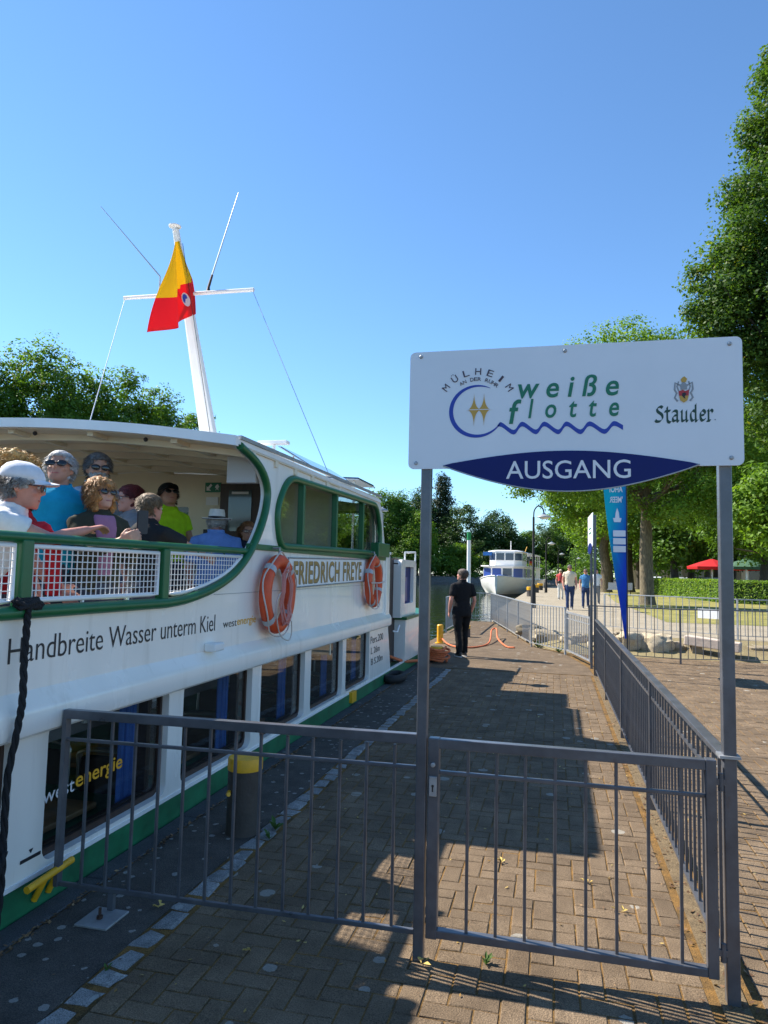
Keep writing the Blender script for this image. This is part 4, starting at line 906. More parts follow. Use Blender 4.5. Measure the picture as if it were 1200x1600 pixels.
# ================================================================== PEOPLE
def skin(name, c): return M('skin_'+name, c, .5, var=.08, vs=22, bump=.04, bs=70, spec=.35)
m_skin = skin('fair', (.56,.30,.21)); m_skin2 = skin('tan', (.46,.23,.155)); m_skinr = skin('ruddy', (.58,.26,.19))
m_eyew = M('eye_white', (.7,.68,.65), .3); m_eyed = M('eye_dark', (.02,.015,.012), .2); m_lip = M('lip', (.40,.13,.11), .5)
m_lens = M('dark_lens', (.008,.008,.009), .08, coat=.5); m_frame = M('spectacle_frame', (.03,.03,.035), .35)
def cloth(name, c, var=.1): return M('cloth_'+name, c, .85, var=var, vs=14, bump=.35, bs=16, spec=.2)
def hairm(name, c): return M('hair_'+name, c, .55, var=.45, vs=34, bump=.9, bs=70, spec=.35)

HEAD = [(.0,.026,.026,.062),(.012,.042,.044,.052),(.035,.054,.062,.040),(.065,.063,.080,.022),(.10,.069,.091,.010),(.135,.074,.096,.004),(.165,.075,.097,.0),(.19,.068,.088,-.004),(.21,.052,.068,-.006),(.224,.028,.038,-.008),(.229,.008,.010,-.008)]
def head_rings(infl=0, n=22, z0=0):
    rings = []
    for z, rx, ry, cy in HEAD:
        if z < z0: continue
        rings.append([(( rx+infl)*math.cos(2*PI*k/n), cy+(ry+infl)*math.sin(2*PI*k/n), z+(infl if z > .2 else 0)) for k in range(n)])
    return rings
def remesh(o, vox, it=4, fac=.5):
    m = o.modifiers.new('remesh', 'REMESH'); m.mode = 'VOXEL'; m.voxel_size = vox; m.use_smooth_shade = True
    s = o.modifiers.new('smooth', 'SMOOTH'); s.factor = fac; s.iterations = it

WR = {}
def wrinkle(o, strength, scale):
    if scale not in WR:
        tx = bpy.data.textures.new('folds', 'CLOUDS'); tx.noise_scale = scale; tx.noise_depth = 3; WR[scale] = tx
    m = o.modifiers.new('folds', 'DISPLACE'); m.texture = WR[scale]; m.strength = strength; m.mid_level = .5; m.texture_coords = 'GLOBAL'
def strands(hm, roots, rnd):
    """thin hair ribbons: roots = (point, outward, direction, length, curl)"""
    for p, out, d, L, cu in roots:
        p = Vector(p); d = Vector(d).normalized(); out = Vector(out).normalized(); w = d.cross(out)
        if w.length < 1e-3: continue
        w.normalize(); wd = rnd.uniform(.0016,.0034); n = 4; vs_ = []
        for k in range(n+1):
            t = k/n; q = p+d*L*t+out*(.35*L*t*(1-t))+w*cu*math.sin(t*7+p.x*90)*L*.25+out*cu*math.cos(t*8+p.z*70)*L*.18+Vector((0,0,-.25*L*t*t))
            ww = wd*(1-.6*t); vs_ += [q-w*ww, q+w*ww]
        hm.add(vs_, [(2*k, 2*k+1, 2*k+3, 2*k+2) for k in range(n)])
def person(loc, face, H, label, shirt=('x',(.1,.1,.1)), pants=('p',(.05,.06,.09)), skinm=None, hair=None, sleeve=.45, wrists=None, poles=None, lean=0, yaw=0, pitch=0,
           vox=.0085, glasses=None, hat=None, build=1.0, step=0, palm=None, curl=.35, neckw=1.0, beard=None, shoes=(.03,.03,.035), open_front=None, belly=0, collar=True, hs=1.0):
    """loc feet, face = heading in degrees clockwise from +Y as seen from above"""
    s = H/1.715; skinm = skinm or m_skin
    rt = thing('person', loc, label, 'person'); Wm = Matrix.Translation(loc) @ Matrix.Rotation(-R_(face), 4, 'Z'); Wi = Wm.inverted()
    bw = build
    def bend(p):
        x, y, z = p; k = max(0, z-.95*s)
        return Vector((x, y+lean*k, z-.5*lean*lean*k))
    S = lambda x, y, z: bend((x*s, y*s, z*s))
    body = MB(); sh = MB(); pa = MB()
    # torso
    tor = [(.80,.150,.100,.0),(.88,.168,.112,-.005),(.96,.160,.108,.0),(1.06,.148,.105,.006),(1.16,.152,.108,.008),(1.27,.168,.112,.008),(1.36,.175,.105,.0),(1.42,.150,.082,-.01),(1.455,.095,.062,-.015),(1.48,.06,.055,-.012)]
    def rings(lst, infl, n=22):
        out = []
        for z, rx, ry, cy in lst:
            g = belly*max(0, 1-abs(z-1.06)/.2)
            out.append([S((rx*bw+infl)*math.cos(2*PI*k/n), cy+g*.5+((ry*bw+infl+g*.6)*math.sin(2*PI*k/n)), z) for k in range(n)])
        return out
    body.loft(rings(tor, -.012)); sh.loft(rings(tor[1:9], .010))
    pa.loft(rings([(.78,.165,.115,-.004),(.86,.172,.118,-.005),(.94,.165,.112,0),(1.0,.150,.105,.003)], .006))
    # legs
    for sx in (-1, 1):
        st = step*sx
        hip = Vector((sx*.088*bw*s, 0, .90*s)); kn = Vector((sx*.098*s, (.02+st*.55)*s, .49*s)); an = Vector((sx*.10*s, (-.03+st)*s, .085*s+max(0, -st)*.12*s))
        body.tube([hip, kn, an], [.07*s,.048*s,.035*s], 10)
        pa.tube([hip+Vector((0,0,-.02)), hip.lerp(kn, .5), kn, kn.lerp(an, .55), an+Vector((0,0,-.03*s))], [.098*s*bw,.088*s*bw,.070*s,.066*s,.064*s], 12)
        sm_ = MB().loft([[(an.x+a*.046*s, an.y+b_*s, an.z-.085*s+z*s) for a, b_ in [(math.cos(2*PI*k/14), .055+.135*math.sin(2*PI*k/14)) for k in range(14)]] if i < 2 else
                        [(an.x+a*.040*s, an.y+(b_*.62-.02)*s, an.z-.085*s+z*s) for a, b_ in [(math.cos(2*PI*k/14), .055+.135*math.sin(2*PI*k/14)) for k in range(14)]] for i, z in enumerate((.0,.04,.095))])
        so_ = obj('shoe', sm_, M('shoe_%d' % int(shoes[0]*1000), shoes, .5), None, smooth=50); place_child(so_, rt, Wm)
        sole = MB().loft([[(an.x+.050*s*math.cos(2*PI*k/14), an.y+(.055+.142*math.sin(2*PI*k/14))*s, an.z-.0855*s+z) for k in range(14)] for z in (0,.02*s)])
        so2 = obj('sole', sole, M('sole_white', (.6,.6,.6), .6), None); place_child(so2, rt, Wm)
    # neck and head
    hp = S(0, -.008, 1.47); 
    Mh = Matrix.Translation(hp) @ Matrix.Rotation(-R_(yaw), 4, 'Z') @ Matrix.Rotation(-R_(pitch), 4, 'X') @ Matrix.Scale(s*1.01*hs, 4) @ Matrix.Translation((0, .014, .004))
    body.tube([hp+Vector((0,-.006,-.06*s)), hp+Vector((0,0,.0)), Mh @ Vector((0,-.012,.06))], [.070*s*neckw,.062*s*neckw,.060*s*neckw], 14)
    hd = MB().loft(head_rings()); hd.ell((0,.105,.088), (.013,.022,.014), 10, 7); hd.ell((0,.098,.112), (.009,.014,.028), 8, 7)
    hd.ell((0,.086,.134), (.055,.016,.010), 12, 6); hd.ell((0,.082,.012), (.022,.018,.016), 10, 6); hd.ell((0,.088,.050), (.026,.014,.016), 10, 6)
    for sx in (-1,1):
        hd.ell((sx*.036,.078,.083), (.024,.018,.018), 8, 6); hd.ell((sx*.076,-.004,.103), (.010,.019,.032), 8, 8)
    body.merge(hd.xf(Mh))
    # arms
    wrists = wrists or {}; poles = poles or {}; palm = palm or {}
    for sd_, sx in (('L',-1), ('R',1)):
        sp = S(sx*.172*bw**.7, -.01, 1.375); l1, l2 = .285*s, .255*s
        w = Wi @ Vector(wrists[sd_]) if sd_ in wrists else S(sx*.235, .07, .87)
        d = w-sp; L = min(d.length, (l1+l2)*.995); d.normalize(); w = sp+d*L
        a = (l1*l1-l2*l2+L*L)/(2*L); h = math.sqrt(max(1e-6, l1*l1-a*a))
        pv = (Wi.to_3x3() @ Vector(poles[sd_])) if sd_ in poles else Vector((sx*.5,-.8,-.3)); pv = pv-d*pv.dot(d); pv.normalize()
        e = sp+d*a+pv*h
        body.tube([S(sx*.10,-.01,1.40), sp, sp.lerp(e, .5), e, e.lerp(w, .35), w], [.05*s,.052*s,.046*s,.038*s,.040*s,.026*s], 12)
        fd_ = (w-e).normalized(); nrm = (Wi.to_3x3() @ Vector(palm[sd_])) if sd_ in palm else Vector((-sx,0,0)); nrm = (nrm-fd_*nrm.dot(fd_)).normalized(); lat = fd_.cross(nrm)*(1 if sx > 0 else -1)
        # palm
        n = 12; pr = []
        for tt, rw, rh in ((-.01,.024,.020),(.03,.034,.017),(.07,.042,.015),(.095,.040,.012)):
            c = w+fd_*tt*s; pr.append([c+lat*(rw*s*math.cos(2*PI*k/n))+nrm*(rh*s*math.sin(2*PI*k/n)) for k in range(n)])
        body.loft(pr)
        for q, fl in ((-1.5,.062),(-.5,.074),(.5,.078),(1.5,.070)):
            b0 = w+fd_*.085*s+lat*q*.0215*s; c1 = math.cos(curl), math.sin(curl); c2 = math.cos(curl*2.1), math.sin(curl*2.1)
            b1 = b0+(fd_*c1[0]+nrm*c1[1]+lat*q*.05)*fl*.52*s; b2 = b1+(fd_*c2[0]+nrm*c2[1])*fl*.48*s
            body.tube([b0-fd_*.02*s, b0, b1, b2], [.010*s,.0098*s,.0088*s,.007*s], 8)
        t0 = w+fd_*.025*s+lat*.030*s; t1 = t0+(fd_*.7+lat*.55+nrm*.35).normalized()*.045*s; t2 = t1+(fd_*.9+lat*.1+nrm*.4).normalized()*.035*s
        body.tube([t0, t1, t2], [.014*s,.0115*s,.008*s], 8)
        # sleeve
        if sleeve > 0:
            if sleeve <= 1: pts = [S(sx*.09,-.012,1.405), sp+(e-sp)*.02, sp.lerp(e, sleeve*.6), sp.lerp(e, sleeve)]; rr = [.055*s,.066*s*bw**.5,.066*s*bw**.5,.064*s*bw**.5]
            else: pts = [S(sx*.09,-.012,1.405), sp, sp.lerp(e, .55), e, e.lerp(w, .5), e.lerp(w, min(1, sleeve-1))]; rr = [.055*s,.064*s,.060*s,.055*s,.050*s,.044*s]
            sh.tube(pts, rr, 14)
    if sleeve > 0:
        sh.tube([S(0,-.014,1.42), S(0,-.018,1.455), S(0,-.02,1.475)], [.115*s,.088*s*neckw,.074*s*neckw], 16)
        if collar: sh.tube([S(.076*math.cos(a), -.012+.074*math.sin(a), 1.488-.035*max(0, math.sin(a))) for a in [2*PI*k/16 for k in range(16)]], .015*s, 7, closed=True)
    def put(nm_, mb, mat, vx=None, it=4, sm=None, fac=.5, par=None):
        o = obj(nm_, mb, mat, None, smooth=sm); place_child(o, par or rt, Wm)
        if vx: remesh(o, vx, it, fac)
        return o
    put('body', body, skinm, vox, 3)
    so_ = put('shirt', sh, cloth(*shirt), max(vox*1.4,.011), 4)
    wrinkle(so_, .022, .10)
    wrinkle(put('trousers', pa, cloth(*pants), max(vox*1.8,.016), 5), .025, .12)
    if open_front:
        put('undershirt', MB().loft([[S(x, .122+.014*math.cos(x*9)-abs(x)*.16+.008*(z < 1.3)-.035*max(0, (z-1.36)/.07), z) for x in (-w_, -w_*.5, 0, w_*.5, w_)]+[S(x, .05, z) for x in (w_, -w_)] for z, w_ in ((1.0,.05),(1.2,.06),(1.32,.080),(1.40,.082),(1.435,.075))]), cloth(*open_front), .011, 4, par=so_)
    # face details
    fx = lambda mb: mb.xf(Mh)
    if glasses != 'sun':
        for sx in (-1,1):
            e_ = put('eye', fx(MB().ell((sx*.032,.090,.112), (.013,.008,.008), 10, 7)), m_eyew, sm=179); put('iris', fx(MB().ell((sx*.032,.0965,.112), (.006,.003,.006), 8, 6)), m_eyed, sm=179, par=e_)
    put('mouth', fx(MB().ell((0,.0985,.046), (.024,.006,.0055), 10, 6)), m_lip, sm=179)
    if glasses:
        gm = MB(); lm = MB()
        for sx in (-1,1):
            lm.ell((sx*.035,.106,.110), (.031,.007,.020), 14, 8)
            gm.tube([(sx*.062,.100,.118),(sx*.076,.06,.119),(sx*.082,.0,.117),(sx*.078,-.02,.108)], .0032, 6)
            gm.tube([(sx*.035+.030*math.cos(2*PI*k/16),.109,.110+.020*math.sin(2*PI*k/16)) for k in range(16)], .0022, 5, closed=True)
        gm.tube([(-.010,.112,.115),(.010,.112,.115)], .003, 6)
        g_ = put('glasses', fx(gm), m_frame, sm=60)
        put('lenses', fx(lm), m_lens if glasses == 'sun' else glass_mat('spectacle_lens', (.9,.9,.9), .08), sm=179, par=g_)
    # hair
    if hair:
        style, hc = hair; ztop = .235 if not hat else (.148 if hat[0] == 'cap' else .126); hm = MB(); rnd = random.Random(hash(label) & 255)
        def on_head(az, z, out=0):   # point on skull
            for (z0, a0, b0, c0), (z1, a1, b1, c1) in zip(HEAD, HEAD[1:]):
                if z0 <= z <= z1:
                    q = (z-z0)/(z1-z0); rx, ry, cy = a0+(a1-a0)*q, b0+(b1-b0)*q, c0+(c1-c0)*q
                    return Vector(((rx+out)*math.sin(az), cy+(ry+out)*math.cos(az), z))
            return Vector((0,-.008,.229+out))
        if style == 'short':
            for _ in range(760):
                az = rnd.uniform(-PI, PI); z = rnd.uniform(.04,.229); fr = abs(az)
                lim = .175 if fr < .75 else (.135 if fr < 1.25 else (.105 if fr < 1.9 else .045))
                if z < lim or z > ztop: continue
                p = on_head(az, z, -.003+.003*rnd.random()); hm.ell(p, (.017,.017,.013), 6, 5)
        elif style == 'bob':
            for _ in range(420):
                az = rnd.uniform(-PI, PI); z = rnd.uniform(-.03,.229); fr = abs(az)
                lim = .150 if fr < .85 else (.05 if fr < 1.3 else -.03)
                if z < lim: continue
                p = on_head(az, max(.05, z), rnd.uniform(.0,.016)); p.z = min(z, .229)+rnd.uniform(0,.008); hm.ell(p, (.018,.018,.018), 6, 5)
        elif style == 'curly':
            for _ in range(420):
                az = rnd.uniform(-PI, PI); z = rnd.uniform(-.02,.229); fr = abs(az)
                lim = .165 if fr < .8 else (.06 if fr < 1.2 else -.02)
                if z < lim: continue
                p = on_head(az, max(.05, z), rnd.uniform(.006,.036)); p.z = z+rnd.uniform(-.01,.022); hm.ell(p, rnd.uniform(.013,.021), 6, 5)
        ho = put('hair', fx(hm), hairm(*hc), .0075 if style != 'curly' else .008, 1 if style == 'curly' else 3)
        if vox < .012:
            rts = []; cnt = 1500 if style == 'short' else 2300
            while len(rts) < cnt:
                az = rnd.uniform(-PI, PI); z = rnd.uniform(.03 if style == 'short' else .0,.235); fr = abs(az)
                lim = dict(short=(.17,.13,.10,.045), bob=(.155,.07,.03,.0), curly=(.165,.07,.02,.0))[style]
                if z < (lim[0] if fr < .8 else lim[1] if fr < 1.25 else lim[2] if fr < 1.9 else lim[3]) or z > ztop: continue
                p = on_head(az, min(.229, max(.03, z)), .010 if style == 'short' else rnd.uniform(.006,.02) if style == 'bob' else rnd.uniform(.01,.04)); out = Vector((p.x, p.y, (p.z-.12)*1.2))
                if style == 'short': d = Vector((p.x*2, -.04+rnd.uniform(-.03,.03)-.02, -.06+rnd.uniform(-.03,.05))); L = rnd.uniform(.018,.034); cu = .1
                elif style == 'bob': d = Vector((p.x*.8+rnd.uniform(-.02,.02), p.y*.3+rnd.uniform(-.03,.01), -.07 if z < .19 else -.02)); L = rnd.uniform(.03,.058); cu = .35
                else: d = Vector((p.x+rnd.uniform(-.06,.06), p.y+rnd.uniform(-.06,.06), rnd.uniform(-.08,.06))); L = rnd.uniform(.03,.06); cu = 1.0
                rts.append((p, out, d, L, cu))
            sm_ = MB(); strands(sm_, rts, rnd); put('hair_strands', fx(sm_), hairm(*hc), par=ho)['kind'] = 'stuff'
    if beard:
        bm_ = MB(); rnd = random.Random(3)
        for _ in range(150):
            az = rnd.uniform(-1.5,1.5); z = rnd.uniform(-.012,.07)
            if abs(az) < .45 and .034 < z < .058: continue
            if abs(az) > .9 and z > .06+.05*(abs(az)-.9): continue
            zz = max(z, .002)
            for (z0, a0, b0, c0), (z1, a1, b1, c1) in zip(HEAD, HEAD[1:]):
                if z0 <= zz <= z1:
                    q = (zz-z0)/(z1-z0); bm_.ell(((a0+(a1-a0)*q+.001)*math.sin(az), c0+(c1-c0)*q+(b0+(b1-b0)*q+.003)*math.cos(az), z), .010, 6, 5)
        put('beard', fx(bm_), hairm(*beard), .007, 2)
    if hat:
        kind, c1, c2 = hat
        if kind == 'cap':
            hm = MB(); n = 22
            hm.loft([[((rx+.012)*math.cos(2*PI*k/n), cy-.002+(ry+.012)*math.sin(2*PI*k/n), z) for k in range(n)] for z, rx, ry, cy in ((.140,.076,.098,.003),(.165,.078,.100,.0),(.195,.072,.092,-.004),(.222,.052,.068,-.006),(.240,.020,.028,-.008))])
            h_ = put('cap', fx(hm), cloth(*c1), sm=179)
            bm_ = MB(); top = []; 
            R1 = [(.078*math.cos(a), .03+.075*math.sin(a), .150+.004*math.sin(a)) for a in [R_(10+16*k) for k in range(11)]]
            R2 = [(.074*math.cos(a), .04+.145*math.sin(a), .138+.010*math.sin(a)-.012*abs(math.cos(a))) for a in [R_(10+16*k) for k in range(11)]]
            bm_.loft([R1, R2], caps=False); bm_.add([(x, y, z-.005) for x, y, z in R1]+[(x, y, z-.005) for x, y, z in R2], [(k, k+1, 11+k+1, 11+k) for k in range(10)])
            put('visor', fx(bm_), cloth(*c2), sm=179, par=h_)
        else:
            hm = MB().lathe([(.082,.0),(.085,.03),(.082,.07),(.072,.105),(.05,.098),(.03,.092)], (0,-.002,.128), 26); hm.v = [(x, y*1.22, z) for x, y, z in hm.v]
            hm2 = MB().lathe([(.08,.0),(.105,-.004),(.150,-.003),(.152,.003),(.105,.004),(.08,.006)], (0,0,.128), 30); hm2.v = [(x, y*1.12, z+.012*abs(x)/.15) for x, y, z in hm2.v]
            h_ = put('hat', fx(hm), cloth(*c1), sm=60); put('brim', fx(hm2), cloth(*c1), sm=50, par=h_)
            hb = MB().lathe([(.086,.002),(.089,.028)], (0,-.002,.130), 26); hb.v = [(x, y*1.22, z) for x, y, z in hb.v]; put('band', fx(hb), cloth(*c2), sm=60, par=h_)
    return rt, Wm
def place_child(o, rt, Wm):
    o.parent = rt if rt.parent is None else rt
    root = rt
    o.data.transform(Wm)
    o.matrix_parent_inverse = world_of(root).inverted()

DK = .69
W_BLK = ('black', (.012,.012,.014))
# --- passengers on the open deck
person((-3.14,3.56,DK), 40, 1.65, 'woman with big curly blonde hair at the left edge of the deck', ('white_blouse',(.62,.62,.63)), skinm=m_skinr, hair=('curly', ('blonde',(.50,.30,.10))), yaw=10)
capman, _ = person((-2.97,3.08,DK), 58, 1.56, 'man in white cap and red sweater leaning his arm on the green rail', ('white_tee',(.72,.72,.73)), skinm=m_skinr, sleeve=.55, lean=.48, yaw=2, pitch=6, hs=1.1, vox=.0072,
       wrists={'R':(-2.495,3.42,1.868), 'L':(-2.62,3.42,1.50)}, poles={'R':(.5,0,-.6)}, palm={'R':(.25,.2,-1)}, curl=.6, glasses='clear', hat=('cap', ('cap_white',(.74,.74,.77)), ('cap_white',(.74,.74,.77))), hair=('short', ('grey',(.35,.33,.31))), belly=.05, build=1.08)
Cw = world_of(capman)
sw = MB(); 
nk = Vector((-2.77,3.21,1.875))
obj('sweater', MB().tube([nk+Vector((.125*math.cos(a), .125*math.sin(a), -.02-.02*math.cos(a)+.012*math.sin(3*a))) for a in [2*PI*k/18 for k in range(18)]], [.048+.01*math.sin(k*1.7) for k in range(18)], 10, closed=True)
    .tube(smoothline([nk+Vector((.12,.02,-.02)), nk+Vector((.17,.06,-.10)), nk+Vector((.16,.10,-.24)), nk+Vector((.15,.12,-.36))], 4), [.05]*5+[.042]*8, 10).tube(smoothline([nk+Vector((-.06,-.13,.0)), nk+Vector((-.05,-.20,-.10)), nk+Vector((-.06,-.22,-.28))], 4), .085, 10), cloth('red', (.58,.02,.03)), capman, smooth=179)
person((-2.98,3.45,DK), 75, 1.52, 'dark-haired woman in dark red top behind the man in the white cap', ('dark_red',(.30,.012,.02)), skinm=m_skinr, hair=('bob', ('dark',(.03,.02,.015))), glasses='clear', sleeve=.5, wrists={'R':(-2.75,3.55,1.55)})
person((-3.25,4.12,DK), 135, 1.76, 'grey-haired man in turquoise polo shirt and sunglasses', ('turquoise',(.01,.33,.52)), skinm=m_skin2, hair=('short', ('silver',(.42,.41,.40))), glasses='sun', yaw=22, pitch=-16, build=1.14, belly=.07, sleeve=.62)
person((-3.80,5.30,DK), 130, 1.95, 'man with grey beard and dark sunglasses under the roof edge', ('grey_blue',(.30,.36,.44)), skinm=m_skin2, hair=('short', ('dark_grey',(.10,.09,.085))), glasses='sun', yaw=5, beard=('grey_beard',(.30,.28,.26)))
lady, _ = person((-2.93,4.13,DK), 118, 1.57, 'woman with strawberry blonde bob taking a photo with her phone', ('olive_jacket',(.045,.045,.03)), hair=('bob', ('strawberry',(.42,.20,.065))), glasses='sun', sleeve=1.8, yaw=-8, pitch=-10, vox=.0072,
       wrists={'R':(-2.64,3.94,1.83), 'L':(-2.64,4.12,1.83)}, poles={'R':(.0,-.3,-1),'L':(.0,.3,-1)}, palm={'R':(.0,1,.1),'L':(.0,-1,.1)}, curl=.5, open_front=('mauve',(.36,.17,.28)))
ph = thing('smartphone', (-2.55,4.03,1.90), 'black smartphone held up by the blonde woman', 'phone')
obj('case', MB().panel(rrect(-.038,.038,0,.15,.01), [], lambda u, v, d: (u*.35+d-2.55, 4.03+u*.93, 1.88+v), .009), m_black, ph)
obj('screen', MB().panel(rrect(-.034,.034,.006,.144,.006), [], lambda u, v, d: (u*.35-d-2.551, 4.03+u*.93, 1.88+v), .001), m_lens, ph)
person((-3.45,5.28,DK), -138, 1.67, 'woman with short dark red hair and glasses looking left', ('grey_top',(.22,.20,.20)), skinm=m_skinr, hair=('short', ('burgundy',(.10,.012,.012))), glasses='clear')
person((-2.98,4.80,DK), 20, 1.54, 'short-haired man in black T-shirt seen from behind at the rail', ('black_tee',(.02,.02,.022)), skinm=m_skinr, hair=('short', ('sandy',(.22,.15,.09))), sleeve=.8, build=1.12, wrists={'R':(-2.62,5.30,1.70)}, poles={'R':(.8,-.1,-.3)})
person((-3.88,6.62,DK), 110, 1.86, 'man in neon yellow shirt and black cap looking down', ('neon',(.42,.72,.02)), skinm=m_skin2, hair=('short', ('brown',(.06,.04,.03))), glasses='sun', hat=('cap', W_BLK, W_BLK), pitch=-22, yaw=20, build=1.05, wrists={'R':(-3.62,6.9,1.72),'L':(-3.55,6.75,1.74)}, poles={'R':(.3,-.5,-.8)})
person((-4.25,7.35,DK), 160, 1.62, 'woman with long dark hair near the bulkhead window', ('grey_cardigan',(.25,.26,.27)), hair=('bob', ('black_hair',(.012,.010,.010))), sleeve=1.9)
person((-3.05,6.05,DK), -15, 1.53, 'man in white straw hat and light blue shirt seen from behind', ('light_blue',(.16,.30,.66)), skinm=m_skinr, hair=('short', ('white_hair',(.5,.48,.45))), hat=('hat', ('straw_white',(.74,.73,.70)), ('hatband',(.012,.013,.02))), build=1.22, sleeve=.8, yaw=-4)
person((-3.05,6.75,DK), 150, 1.47, 'brown-haired passenger in front of the cabin door', ('navy_jacket',(.02,.025,.05)), skinm=m_skin2, hair=('short', ('auburn',(.20,.09,.04))), sleeve=1.9, glasses='clear')
person((-3.30,7.25,DK), 60, 1.46, 'dark-clothed passenger behind the cabin window', ('dark_suit',(.012,.012,.013)), sleeve=1.9, hair=('bob', ('auburn2',(.13,.06,.025))))
# people outside the frame on the deck whose shadows reach the paving
person((-3.0,2.15,DK), 80, 1.70, 'passenger standing on the deck just left of the picture', ('navy_jacket',(.02,.025,.05)), hair=('short', ('brown',(.06,.04,.03))), vox=.02)
# --- man in black on the landing
person((-1.80,14.42,0), -32, 1.76, 'man in black polo shirt and black trousers standing with his back turned', ('black_polo',(.010,.010,.012)), ('black_trousers',(.010,.010,.011)), skinm=m_skinr, hair=('short', ('brown_grey',(.13,.10,.08))), yaw=-38, pitch=-8, step=.10, build=1.12, belly=.05, sleeve=.72, vox=.010, shoes=(.02,.02,.022))
# --- walkers on the promenade
person((.62,29.45,.3), 176, 1.80, 'man in cream shirt and jeans walking towards the landing', ('cream',(.66,.56,.42)), ('jeans',(.03,.05,.12)), skinm=m_skinr, hair=('short', ('dark_grey',(.10,.09,.085))), step=.22, build=1.12, vox=.014, glasses='sun')
person((.38,41.8,.3), 178, 1.70, 'woman in coral top and white trousers on the promenade', ('coral',(.62,.09,.09)), ('white_trousers',(.66,.65,.62)), hair=('short', ('pale_blonde',(.55,.45,.30))), step=.12, vox=.018, glasses='sun')
person((1.32,31.6,.3), 184, 1.66, 'person in blue shirt and jeans behind the far sign', ('mid_blue',(.06,.19,.38)), ('jeans',(.03,.05,.12)), skinm=m_skinr, hair=('short', ('brown_grey',(.13,.10,.08))), step=.18, vox=.014, glasses='sun')
person((2.05,36.5,.3), 182, 1.72, 'person in white shirt half hidden by the far sign post', ('white_tee',(.72,.72,.73)), ('grey_trousers',(.2,.2,.2)), hair=('short', ('brown',(.06,.04,.03))), vox=.018)
# cap man's spectacles etc come with the builder; small pouch of the coral woman
bgp = thing('handbag', (.30,41.6,1.25), 'small dark shoulder bag of the woman in the coral top', 'bag'); obj('pouch', MB().ell((.30,41.62,1.27), (.10,.05,.09), 12, 8), m_brown, bgp, smooth=179); obj('strap', MB().tube([(.32,41.62,1.34),(.45,41.68,1.65)], .012, 5), m_brown, bgp)
# ================================================================== TREES AND PLANTS
def leaf_mat(name, dark, light, yel, trans=.45):
    m = bpy.data.materials.new(name); m.use_nodes = True; t = m.node_tree; b = t.nodes['Principled BSDF']; out = t.nodes['Material Output']
    at = t.nodes.new('ShaderNodeAttribute'); at.attribute_name = 'tone'
    cr = t.nodes.new('ShaderNodeValToRGB'); cr.color_ramp.elements[0].color = (*dark, 1); cr.color_ramp.elements[1].color = (*light, 1)
    cr.color_ramp.elements[1].position = .8; e = cr.color_ramp.elements.new(1.0); e.color = (*yel, 1)
    t.links.new(at.outputs['Fac'], cr.inputs[0]); t.links.new(cr.outputs[0], b.inputs['Base Color'])
    b.inputs['Roughness'].default_value = .55; b.inputs['Specular IOR Level'].default_value = .3
    tr = t.nodes.new('ShaderNodeBsdfTranslucent'); br = t.nodes.new('ShaderNodeMix'); br.data_type = 'RGBA'; br.blend_type = 'MULTIPLY'; br.inputs[0].default_value = 1
    br.inputs[7].default_value = (1.5,1.5,.6,1); t.links.new(cr.outputs[0], br.inputs[6]); t.links.new(br.outputs[2], tr.inputs[0])
    ms = t.nodes.new('ShaderNodeMixShader'); ms.inputs[0].default_value = trans
    t.links.new(b.outputs[0], ms.inputs[1]); t.links.new(tr.outputs[0], ms.inputs[2]); t.links.new(ms.outputs[0], out.inputs['Surface'])
    return m
lm_mid = leaf_mat('leaves_mid', (.045,.105,.016), (.14,.26,.035), (.30,.34,.04))
lm_light = leaf_mat('leaves_light', (.07,.15,.018), (.20,.33,.035), (.36,.40,.05))
lm_dark = leaf_mat('leaves_dark', (.02,.052,.014), (.06,.125,.025), (.11,.16,.035), .3)
lm_con = leaf_mat('needles', (.012,.030,.014), (.03,.055,.022), (.05,.07,.03), .2)
lm_ylw = leaf_mat('leaves_yellow', (.045,.105,.016), (.145,.255,.03), (.50,.42,.03))
lm_oak = leaf_mat('leaves_oak', (.03,.075,.013), (.10,.185,.025), (.42,.36,.03))
m_bark = M('bark', (.11,.085,.055), .9, var=.4, vs=7, bump=1, bs=22, col2=(.22,.18,.11), stretch=(2.5,2.5,.6))
m_barkd = M('bark_dark', (.06,.05,.038), .9, var=.4, vs=6, bump=1, bs=20, stretch=(2.5,2.5,.6))

def leaf_mesh(name, P, Nrm, size, tone, mat, rg, aspect=.62):
    """P,(n,3) centres; builds one bent diamond leaf (two triangles) per point"""
    n = len(P); a = rg.normal(size=(n,3)); a -= Nrm*np.sum(a*Nrm, 1, keepdims=True); a /= np.linalg.norm(a, axis=1, keepdims=True)+1e-9
    b = np.cross(Nrm, a); sz = (size*rg.uniform(.6,1.35,n))[:, None]
    v = np.empty((n,4,3)); v[:,0] = P-a*sz*.5; v[:,1] = P+b*sz*aspect*.5-Nrm*sz*.10; v[:,2] = P+a*sz*.5-Nrm*sz*.12; v[:,3] = P-b*sz*aspect*.5-Nrm*sz*.10
    me = bpy.data.meshes.new(name); me.vertices.add(n*4); me.vertices.foreach_set('co', v.reshape(-1).astype(np.float32))
    me.loops.add(n*4); me.loops.foreach_set('vertex_index', np.arange(n*4, dtype=np.int32)); me.polygons.add(n)
    me.polygons.foreach_set('loop_start', np.arange(0, n*4, 4, dtype=np.int32)); me.polygons.foreach_set('loop_total', np.full(n, 4, dtype=np.int32))
    me.update(); me.materials.append(mat)
    at = me.attributes.new('tone', 'FLOAT', 'POINT'); at.data.foreach_set('value', np.repeat(tone, 4).astype(np.float32))
    return me
